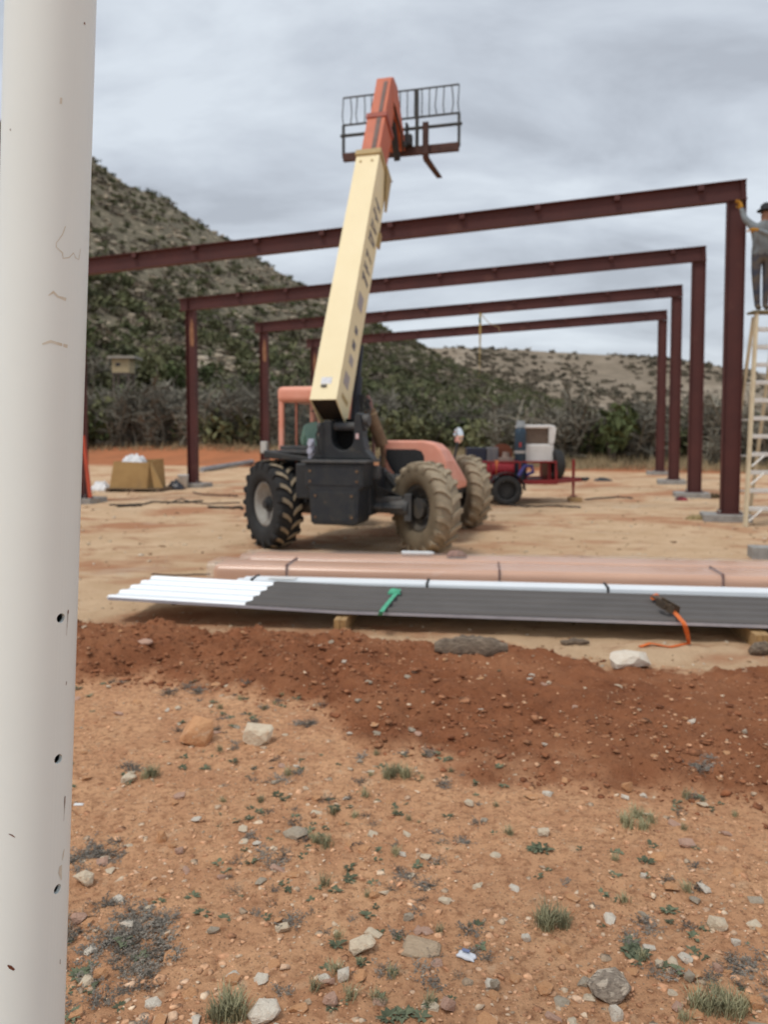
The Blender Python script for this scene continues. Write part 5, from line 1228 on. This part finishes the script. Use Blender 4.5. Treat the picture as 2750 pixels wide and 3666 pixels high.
hand_rocks = [
    (692, 2668, 138, 102, 'orange', 'broken orange tan rock with jagged top on the red soil', 1), (920, 2668, 122, 74, 'pale', 'pale cream rock with flat top right of the orange rock', 2),
    (453, 2805, 62, 26, 'pale', 'flat pale stone beside a green tuft left of the rocks', 3), (573, 3020, 46, 44, 'orange', 'small tan orange stone left of the middle foreground', 4),
    (293, 3180, 82, 52, 'pale', 'pale angular stone beside the white post', 5), (276, 3318, 60, 36, 'pink', 'pinkish flat stone beside the post below the pale one', 6),
    (357, 3516, 56, 42, 'orange', 'orange stone under the grey dry bush', 7), (936, 3668, 130, 60, 'white', 'large whitish stone at the bottom edge of the picture', 8),
    (513, 2312, 60, 22, 'pink', 'flat pinkish stone on the dark red dirt ridge', 9), (1054, 3006, 92, 30, 'grey', 'flat grey stone slab beside a green grass tuft', 10),
    (1295, 3428, 108, 46, 'pale', 'rounded pale tan stone in the lower middle', 11), (1505, 3425, 165, 26, 'slab', 'long flat grey slab half buried left of the white scrap', 12),
    (1886, 3378, 38, 26, 'white', 'small bright white chip right of the white scrap', 13), (1229, 3518, 52, 50, 'white', 'blocky grey white stone near the bottom left of centre', 14),
    (1181, 3604, 66, 40, 'pink', 'pink stone just below the blocky white stone', 15), (1603, 3645, 64, 50, 'pink', 'peach coloured square stone at the bottom centre', 16),
    (1775, 3556, 40, 44, 'grey', 'small upright grey stone right of bottom centre', 17), (1524, 3086, 46, 18, 'pale', 'thin pale chip in the middle of the soil', 18),
    (1958, 3572, 76, 36, 'orange', 'flat tan stone left of the mottled rock', 19), (1464, 3298, 46, 24, 'grey', 'small grey stone above the long slab', 20),
    (2203, 3606, 185, 62, 'mottled', 'large low mottled grey and cream rock at lower right', 21), (2206, 3668, 66, 50, 'white', 'white stone below the mottled rock', 22),
    (2580, 3340, 78, 46, 'pale', 'round flat pale stone at the right side', 23), (2249, 2842, 44, 44, 'orange', 'small peach stone standing on the dark dirt at right', 24),
    (2468, 3042, 62, 30, 'pink', 'flat pink stone at the lower edge of the dark dirt', 25), (2577, 3480, 42, 30, 'pink', 'small pink stone right of the mottled rock', 26),
    (2410, 3202, 62, 22, 'orange', 'flat orange chip in the right middle', 27), (2363, 3470, 36, 30, 'pale', 'small rounded pale stone above the mottled rock', 28),
    (2474, 3522, 46, 28, 'grey', 'small grey stone right of the mottled rock', 29), (2712, 3632, 64, 42, 'orange', 'orange tan stone in the bottom right corner', 30),
    (2308, 3146, 30, 20, 'white', 'tiny white chip at right of centre soil', 31), (2263, 2382, 162, 66, 'white', 'big pale boulder where the tan pad meets the red dirt', 32),
    (1010, 3345, 60, 34, 'pale', 'pale stone beside the left middle weeds', 33), (640, 3060, 38, 22, 'pink', 'small pink chip near the small tan stone', 34),
    (1950, 3000, 50, 26, 'pale', 'pale stone right of centre among weeds', 35), (1680, 2890, 40, 20, 'pale', 'pale chip below the dark dirt edge', 36), (760, 3355, 52, 24, 'grey', 'grey flat stone right of the grey bush', 37),
    (2640, 3390, 40, 26, 'white', 'small white stone near the right edge', 38), (830, 3535, 58, 30, 'orange', 'orange brown stone left of bottom centre', 39), (1340, 3220, 40, 22, 'orange', 'small orange stone in the centre soil', 40)]
for (px, py, w, h, k, lab, sd_) in hand_rocks: stone(px, py, w, h, k, lab, sd_)
lump_log = mat('weathered_bark', (.25, .19, .135), (.11, .08, .06), 18, rough=.95, stretch=(1, 3, 3), bmp=1.0, bscale=30, c3=(.38, .30, .22), p3=(.55, .68), s3=9)
def log(px, py, wpx, hpx, label, seed, rz=0):
    g_ = on_ground(px, py); sc = g_.y / FPX; L_ = wpx * sc; rr__ = random.Random(seed); n = 14; m = MB(); k = 12; vs_ = []
    for i in range(n):
        u = i / (n - 1); env = (math.sin(math.pi * min(max(u, .03), .97))) ** .35
        for j in range(k):
            a_ = 2 * math.pi * j / k; rad_ = hpx * sc * .55 * env * (1 + .45 * mnoise.noise(Vector((u * 11, math.cos(a_) * 1.6 + seed, math.sin(a_) * 1.2))))
            vs_.append(((u - .5) * L_, math.cos(a_) * rad_ * 1.2, math.sin(a_) * rad_ + .03 * mnoise.noise(Vector((u * 3, seed, 0)))))
    m.add(vs_, [(i * k + j, i * k + (j + 1) % k, (i + 1) * k + (j + 1) % k, (i + 1) * k + j) for i in range(n - 1) for j in range(k)], True); m.add(vs_, [tuple(range(k))[::-1], tuple(range((n - 1) * k, n * k))])
    o = m.build('log', lump_log); o.location = (g_.x, g_.y + hpx * sc * .5, hg(g_.x, g_.y + hpx * sc * .5) + hpx * sc * .40); o.rotation_euler = (R(seed * 20), 0, R(rz)); return tag(o, label, 'log')
log(1690, 2342, 268, 62, 'weathered grey brown log lying at the edge of the pad', 3, -3)
log(2062, 2312, 104, 20, 'short dark stick on the tan dirt left of the orange strap', 5, -4)
log(2735, 2350, 90, 46, 'dark bark chunk at the right edge below the wood block', 7, 20)
# many small stones: the largest as objects, the rest as gravel
pebs = [rock_mesh(500 + i, 14, .75) for i in range(10)]
rp_ = random.Random(77); keys = ['pale', 'pale', 'orange', 'orange', 'grey', 'pink', 'white', 'orange']
pebmesh = {}
for i, me in enumerate(pebs):
    for k in ('pale', 'orange', 'grey', 'pink', 'white'):
        c = me.copy(); c.name = 'stone'; c.materials.append(RM[k]); pebmesh[i, k] = c
cand = []
while len(cand) < 10500:
    y = 1.95 + 4.2 * rp_.random() ** 1.25; x = rp_.uniform(-.42, .54) * (y + .5)
    tb_ = (y - float(berm_low(np.array(x)))) / max(float(pad_near(np.array(x)) - berm_low(np.array(x))), .3)
    if tb_ > 1.05: continue
    if 0 < tb_ < 1 and rp_.random() < .55: continue
    dn = vnoise(np.array(x * 1.7), np.array(y * 1.7), 93) + .5
    if rp_.random() > .25 + .9 * float(dn): continue
    sz = .0058 * (1 / (rp_.random() * .97 + .03)) ** .62
    cand.append((min(sz, .05), x, y))
cand.sort(reverse=True)
for i, (sz, x, y) in enumerate(cand[:255]):
    k = rp_.choice(keys); o = link('stone', pebmesh[rp_.randrange(10), k])
    o.scale = (sz * rp_.uniform(.9, 1.5), sz * rp_.uniform(.8, 1.2), sz * rp_.uniform(.45, .8)); o.rotation_euler = (R(rp_.uniform(-18, 18)), R(rp_.uniform(-18, 18)), rp_.uniform(0, 6.28))
    o.location = (x, y, hg(x, y) + sz * .04)
    tag(o, {'pale': 'small pale', 'orange': 'small orange tan', 'grey': 'small grey', 'pink': 'small pinkish', 'white': 'small whitish'}[k] + ' stone chip loose on the red soil', 'stone', 'small ' + k + ' stone chips')
def lowmesh(me): return np.array([v.co[:] for v in me.vertices]), [list(p.vertices) for p in me.polygons]
lm = [(v, np.array(f)) for v, f in (lowmesh(m_) for m_ in pebs)]
def gravel(name, label, items, palette, m_, sink):
    Vs, Fs, Cs = [], [], []; base = 0; xs = np.array([c[1] for c in items]); ys = np.array([c[2] for c in items]); zs = hgt(xs, ys); r = np.random.default_rng(5)
    for (sz, x, y), z in zip(items, zs):
        v, f = lm[r.integers(10)]; an = r.uniform(0, 6.28); q = v * (sz * np.array([r.uniform(.9, 1.5), r.uniform(.8, 1.2), r.uniform(.35, .75)]))
        tl = r.uniform(-.35, .35); q = np.stack([q[:, 0], q[:, 1] - tl * q[:, 2], q[:, 2] + tl * q[:, 1]], 1)
        q = np.stack([q[:, 0] * math.cos(an) - q[:, 1] * math.sin(an) + x, q[:, 0] * math.sin(an) + q[:, 1] * math.cos(an) + y, q[:, 2] + z + sz * sink], 1)
        Vs.append(q); Fs.append(f + base); base += len(q); Cs.append(np.tile(np.array(palette[r.integers(len(palette))]) * r.uniform(.75, 1.15), (len(q), 1)))
    o = link(name, np_mesh(name, np.concatenate(Vs), np.concatenate(Fs), np.concatenate(Cs)), m_); return tag(o, label, None, None, 'stuff')
gravm = attr_mat('gravel', .95, .3, 60, .4)
gravel('gravel', 'loose gravel scattered over the red soil', cand[255:], [(.70, .53, .37), (.70, .41, .24), (.66, .37, .21), (.60, .32, .18), (.52, .38, .26), (.52, .27, .15), (.66, .44, .29), (.46, .23, .125), (.64, .37, .215), (.62, .35, .20)], gravm, .0)
clods = []
while len(clods) < 5200:
    x = rp_.uniform(-3.0, 3.0); bl_, tp_ = float(berm_low(np.array(x))), float(pad_near(np.array(x))); t_a = rp_.random()
    if x > .2 and t_a > .45 and rp_.random() < .7: continue
    y = bl_ + (tp_ - bl_) * (t_a * 1.06 - .04)
    clods.append((min(.010 * (1 / (rp_.random() * .97 + .03)) ** .55, .055), x, y))
gravel('dirt_clods', 'crumbly clods of dark red dirt on the ridge', clods, [(.31, .126, .060), (.24, .092, .044), (.35, .148, .073), (.29, .115, .056), (.38, .178, .092)], gravm, .12)
peb2 = []
while len(peb2) < 3200:
    y = rp_.uniform(5.0, 9.0) if rp_.random() < .5 else rp_.uniform(7, 24); x = rp_.uniform(-.42, .54) * y
    if y < float(pad_near(np.array(x))): continue
    if y < 9 and rp_.random() > np.interp(y - float(pad_near(np.array(x))), [0, .5, 1.2], [1, .6, .16]): continue
    peb2.append(((.008 if y < 9 else .014) * (1 / (rp_.random() * .95 + .05)) ** .6, x, y))
gravel('pad_gravel', 'pale gravel along the edge of the tan pad', peb2, [(.60, .48, .34), (.52, .36, .22), (.40, .25, .14), (.62, .54, .43), (.30, .18, .10)], gravm, .1)

# ================================================================== weeds, tufts and sprigs
def rosette(seed, n=11, L=1.0):
    r = random.Random(seed); m = MB()
    for i in range(n):
        a_ = 6.28 * i / n + r.uniform(-.3, .3); l = L * r.uniform(.55, 1.0); d = Vector((math.cos(a_), math.sin(a_), 0)); s_ = Vector((-d.y, d.x, 0)); up = r.uniform(.15, .7)
        p0 = Vector((0, 0, 0)); p1 = d * l * .5 + Vector((0, 0, l * up * .6)); p2 = d * l + Vector((0, 0, l * up * .55)); w = l * r.uniform(.16, .26)
        m.add([p0, p1 - s_ * w, p2, p1 + s_ * w, p1 + Vector((0, 0, -.05 * l))], [(0, 1, 4), (0, 4, 3), (1, 2, 4), (4, 2, 3)])
    return m.mesh('weed')
def tuft(seed, n=70, h=1.0, spread=.5):
    r = random.Random(seed); m = MB()
    for i in range(n):
        a_ = r.uniform(0, 6.28); b0 = Vector((r.gauss(0, .16), r.gauss(0, .16), 0)); l = h * r.uniform(.45, 1); d = Vector((math.cos(a_) * spread * r.random(), math.sin(a_) * spread * r.random(), 1)).normalized(); s_ = Vector((-math.sin(a_), math.cos(a_), 0)) * .018
        mid = b0 + d * l * .6; tip = mid + (d + Vector((math.cos(a_), math.sin(a_), -.2)) * .5).normalized() * l * .4
        m.add([b0 - s_, b0 + s_, mid + s_ * .8, mid - s_ * .8, tip], [(0, 1, 2, 3), (3, 2, 4)])
    return m.mesh('tuft')
def sprig(seed, n=26):
    r = random.Random(seed); m = MB()
    for i in range(n):
        a_ = r.uniform(0, 6.28); l = r.uniform(.4, 1.0); d = Vector((math.cos(a_), math.sin(a_), r.uniform(.15, .9))).normalized(); p = Vector((r.gauss(0, .18), r.gauss(0, .18), 0)); q = p + d * l * .7
        m.cyl(p, q, .010, .006, 3, False, False)
        for k in range(9):
            o_ = p.lerp(q, r.uniform(.25, 1)); e_ = Vector((r.gauss(0, 1), r.gauss(0, 1), r.gauss(.3, .8))).normalized(); f_ = e_.orthogonal().normalized(); s_ = r.uniform(.03, .065)
            m.add([o_, o_ + e_ * s_ + f_ * s_ * .5, o_ + e_ * s_ * 2, o_ + e_ * s_ - f_ * s_ * .5], [(0, 1, 2, 3)])
    return m.mesh('sprig')
wgreen = foliage_mat('weed_green', (.155, .170, .105), (.112, .128, .078)); wolive = foliage_mat('tuft_olive', (.36, .33, .20), (.26, .255, .145)); wgrey = foliage_mat('sprig_grey', (.28, .25, .21), (.20, .175, .145))
WM = [rosette(i) for i in range(6)]; TM = [tuft(i, 70, 1.0, .7) for i in range(4)]; SM = [sprig(i) for i in range(6)]
for me in WM: me.materials.append(wgreen)
for me in TM: me.materials.append(wolive)
for me in SM: me.materials.append(wgrey)
def plant(name, me, x, y, s, label, group):
    o = link(name, me); o.location = (x, y, hg(x, y) - .003); o.rotation_euler = (R(rp_.uniform(-8, 8)), R(rp_.uniform(-8, 8)), rp_.uniform(0, 6.28)); o.scale = (s, s, s * rp_.uniform(.8, 1.1)); return tag(o, label, {'weed': 'weed', 'grass_tuft': 'grass', 'dry_sprig': 'dry plant'}[name], group)
def soil_spot():
    while True:
        y = 2.0 + 3.2 * rp_.random() ** 1.1; x = rp_.uniform(-.42, .54) * (y + .3)
        if (y < float(berm_low(np.array(x))) + .12 or rp_.random() < .03) and rp_.random() < 3.2 * max(0, float(vnoise(np.array(x * 2.2), np.array(y * 2.2), 97)) + .12): return x, y
for i in range(210):
    x, y = soil_spot(); plant('weed', WM[rp_.randrange(6)], x, y, rp_.uniform(.014, .040), 'small low green weed growing in the bare red soil', 'small green weeds in the soil')
for i in range(46):
    x, y = soil_spot(); plant('grass_tuft', TM[rp_.randrange(4)], x, y, rp_.uniform(.025, .06), 'small thin olive grass tuft in the red soil', 'small grass tufts in the soil')
for i in range(120):
    x, y = soil_spot(); plant('dry_sprig', SM[rp_.randrange(6)], x, y, rp_.uniform(.03, .085), 'small dry grey brown sprig lying on the red soil', 'small dry sprigs on the soil')
def patch(name, meshes, px, py, n, spread, s0, s1, label):
    # one plant made of several stems grown together
    g_ = on_ground(px, py); root = thing(name, label, {'grass_tuft': 'grass', 'dry_bush': 'dry bush', 'weed': 'weed'}[name], (g_.x, g_.y, g_.z))
    for i in range(n):
        o = link('sprig' if name == 'dry_bush' else 'blades' if name == 'grass_tuft' else 'leaves', meshes[rp_.randrange(len(meshes))], None, root); a_ = rp_.uniform(0, 6.28); q = spread * rp_.random() ** .6
        x, y = q * math.cos(a_), q * math.sin(a_) * .8; o.location = (x, y, hg(g_.x + x, g_.y + y) - g_.z - .003); s_ = rp_.uniform(s0, s1); o.scale = (s_, s_, s_ * (.62 if name == 'dry_bush' else 1)); o.rotation_euler = (0, 0, rp_.uniform(0, 6.28))
patch('dry_bush', SM, 420, 3330, 32, .19, .06, .11, 'large spreading grey dry bush beside the white post')
patch('dry_bush', SM, 310, 3060, 16, .14, .06, .10, 'grey dry bush beside the post above the pale stone')
patch('dry_bush', SM, 440, 3450, 20, .15, .05, .09, 'low grey dry bush in the bottom left corner')
patch('dry_bush', SM, 970, 3080, 8, .08, .05, .08, 'low grey brown dry bush left of centre')
patch('dry_bush', SM, 1500, 3165, 9, .08, .04, .07, 'round brown dry clump in the centre of the soil')
patch('dry_bush', SM, 2700, 3480, 10, .10, .05, .09, 'grey dry bush at the right edge')
patch('dry_bush', SM, 660, 2470, 9, .12, .06, .10, 'grey dry bush on the dirt ridge at left')
patch('dry_bush', SM, 2530, 2740, 7, .09, .06, .10, 'brown dry tuft standing on the dark dirt at right')
patch('dry_bush', SM, 1080, 2590, 7, .08, .05, .08, 'dark grey dry bush at the foot of the dirt ridge')
patch('dry_bush', SM, 1600, 3010, 8, .10, .04, .06, 'flat grey dry clump right of centre')
patch('grass_tuft', TM, 815, 3625, 7, .045, .05, .09, 'dense olive grass tuft at the bottom left')
patch('grass_tuft', TM, 1980, 3320, 7, .045, .06, .09, 'olive grass tuft in the right middle foreground')
patch('grass_tuft', TM, 2580, 3620, 9, .07, .05, .09, 'spiky olive grass tuft in the bottom right corner')
patch('grass_tuft', TM, 525, 2785, 4, .035, .05, .08, 'olive tuft beside the flat pale stone')
patch('grass_tuft', TM, 1145, 3015, 5, .05, .04, .06, 'olive tuft beside the grey slab')
patch('grass_tuft', TM, 1420, 2780, 6, .06, .06, .09, 'dry olive tuft below the dark dirt edge')
patch('grass_tuft', TM, 2290, 2940, 7, .09, .05, .08, 'wide olive tuft at the edge of the dark dirt')
patch('weed', WM, 1930, 3050, 5, .05, .03, .05, 'wide dark green weed right of centre')
patch('weed', WM, 2270, 3410, 4, .04, .03, .05, 'dark green weed above the mottled rock')
patch('weed', WM, 1420, 3640, 4, .05, .03, .05, 'bright green weed at the bottom centre')
# white scrap with blue print
o = crumple('plastic_scrap', .058, .036, .016, 44, mat('scrap_white', (.72, .74, .78), rough=.5), 10); g_ = on_ground(1672, 3445); o.location = (g_.x, g_.y + .01, hg(g_.x, g_.y) + .002); o.rotation_euler = (0, 0, R(-25)); tag(o, 'crumpled white plastic scrap with a blue patch on the soil', 'scrap')
m = MB(); m.box(-.014, .010, -.006, .006, .0185, .0195); m.build('blue_print', mat('print_blue', (.16, .20, .34), rough=.5), o)
o = crumple('paper_scrap', .04, .02, .006, 45, mat('paper_scrap_white', (.76, .76, .74), rough=.7), 8); g_ = on_ground(280, 2882); o.location = (g_.x, g_.y, hg(g_.x, g_.y) + .001); tag(o, 'tiny white paper scrap beside the post', 'scrap')

# pale limestone outcrops on the hillside
hr_ = []; r = np.random.default_rng(19); Vs, Fs, Cs = [], [], []; base = 0
ys_ = 60 + 140 * r.random(5200); as_ = r.uniform(-.6, .3, 5200); xs_ = as_ * ys_
yc_ = np.interp(as_, HA, HY); tt_ = (ys_ - 52) / (yc_ - 52)
ok = (tt_ > .15) & (tt_ < 1.0) & (fbm(xs_, ys_, .07, 3, 83) + r.uniform(-.3, .3, 5200) > .0)
for x, y, z in zip(xs_[ok], ys_[ok], hill_h(xs_[ok], ys_[ok])):
    v, f = lm[r.integers(10)]; q = v * np.array([r.uniform(.7, 2.4), r.uniform(.6, 1.2), r.uniform(.4, 1.1)]); Vs.append(q + [x, y, z + .1]); Fs.append(f + base); base += len(q)
    Cs.append(np.tile(np.array([(.40, .335, .25), (.32, .265, .195), (.24, .205, .155), (.46, .39, .30)][r.integers(4)]), (len(q), 1)))
tag(link('hill_rocks', np_mesh('hill_rocks', np.concatenate(Vs), np.concatenate(Fs), np.concatenate(Cs)), attr_mat('hill_rock', .95, .25, 3)), 'pale limestone outcrops scattered over the hillside', None, None, 'stuff')
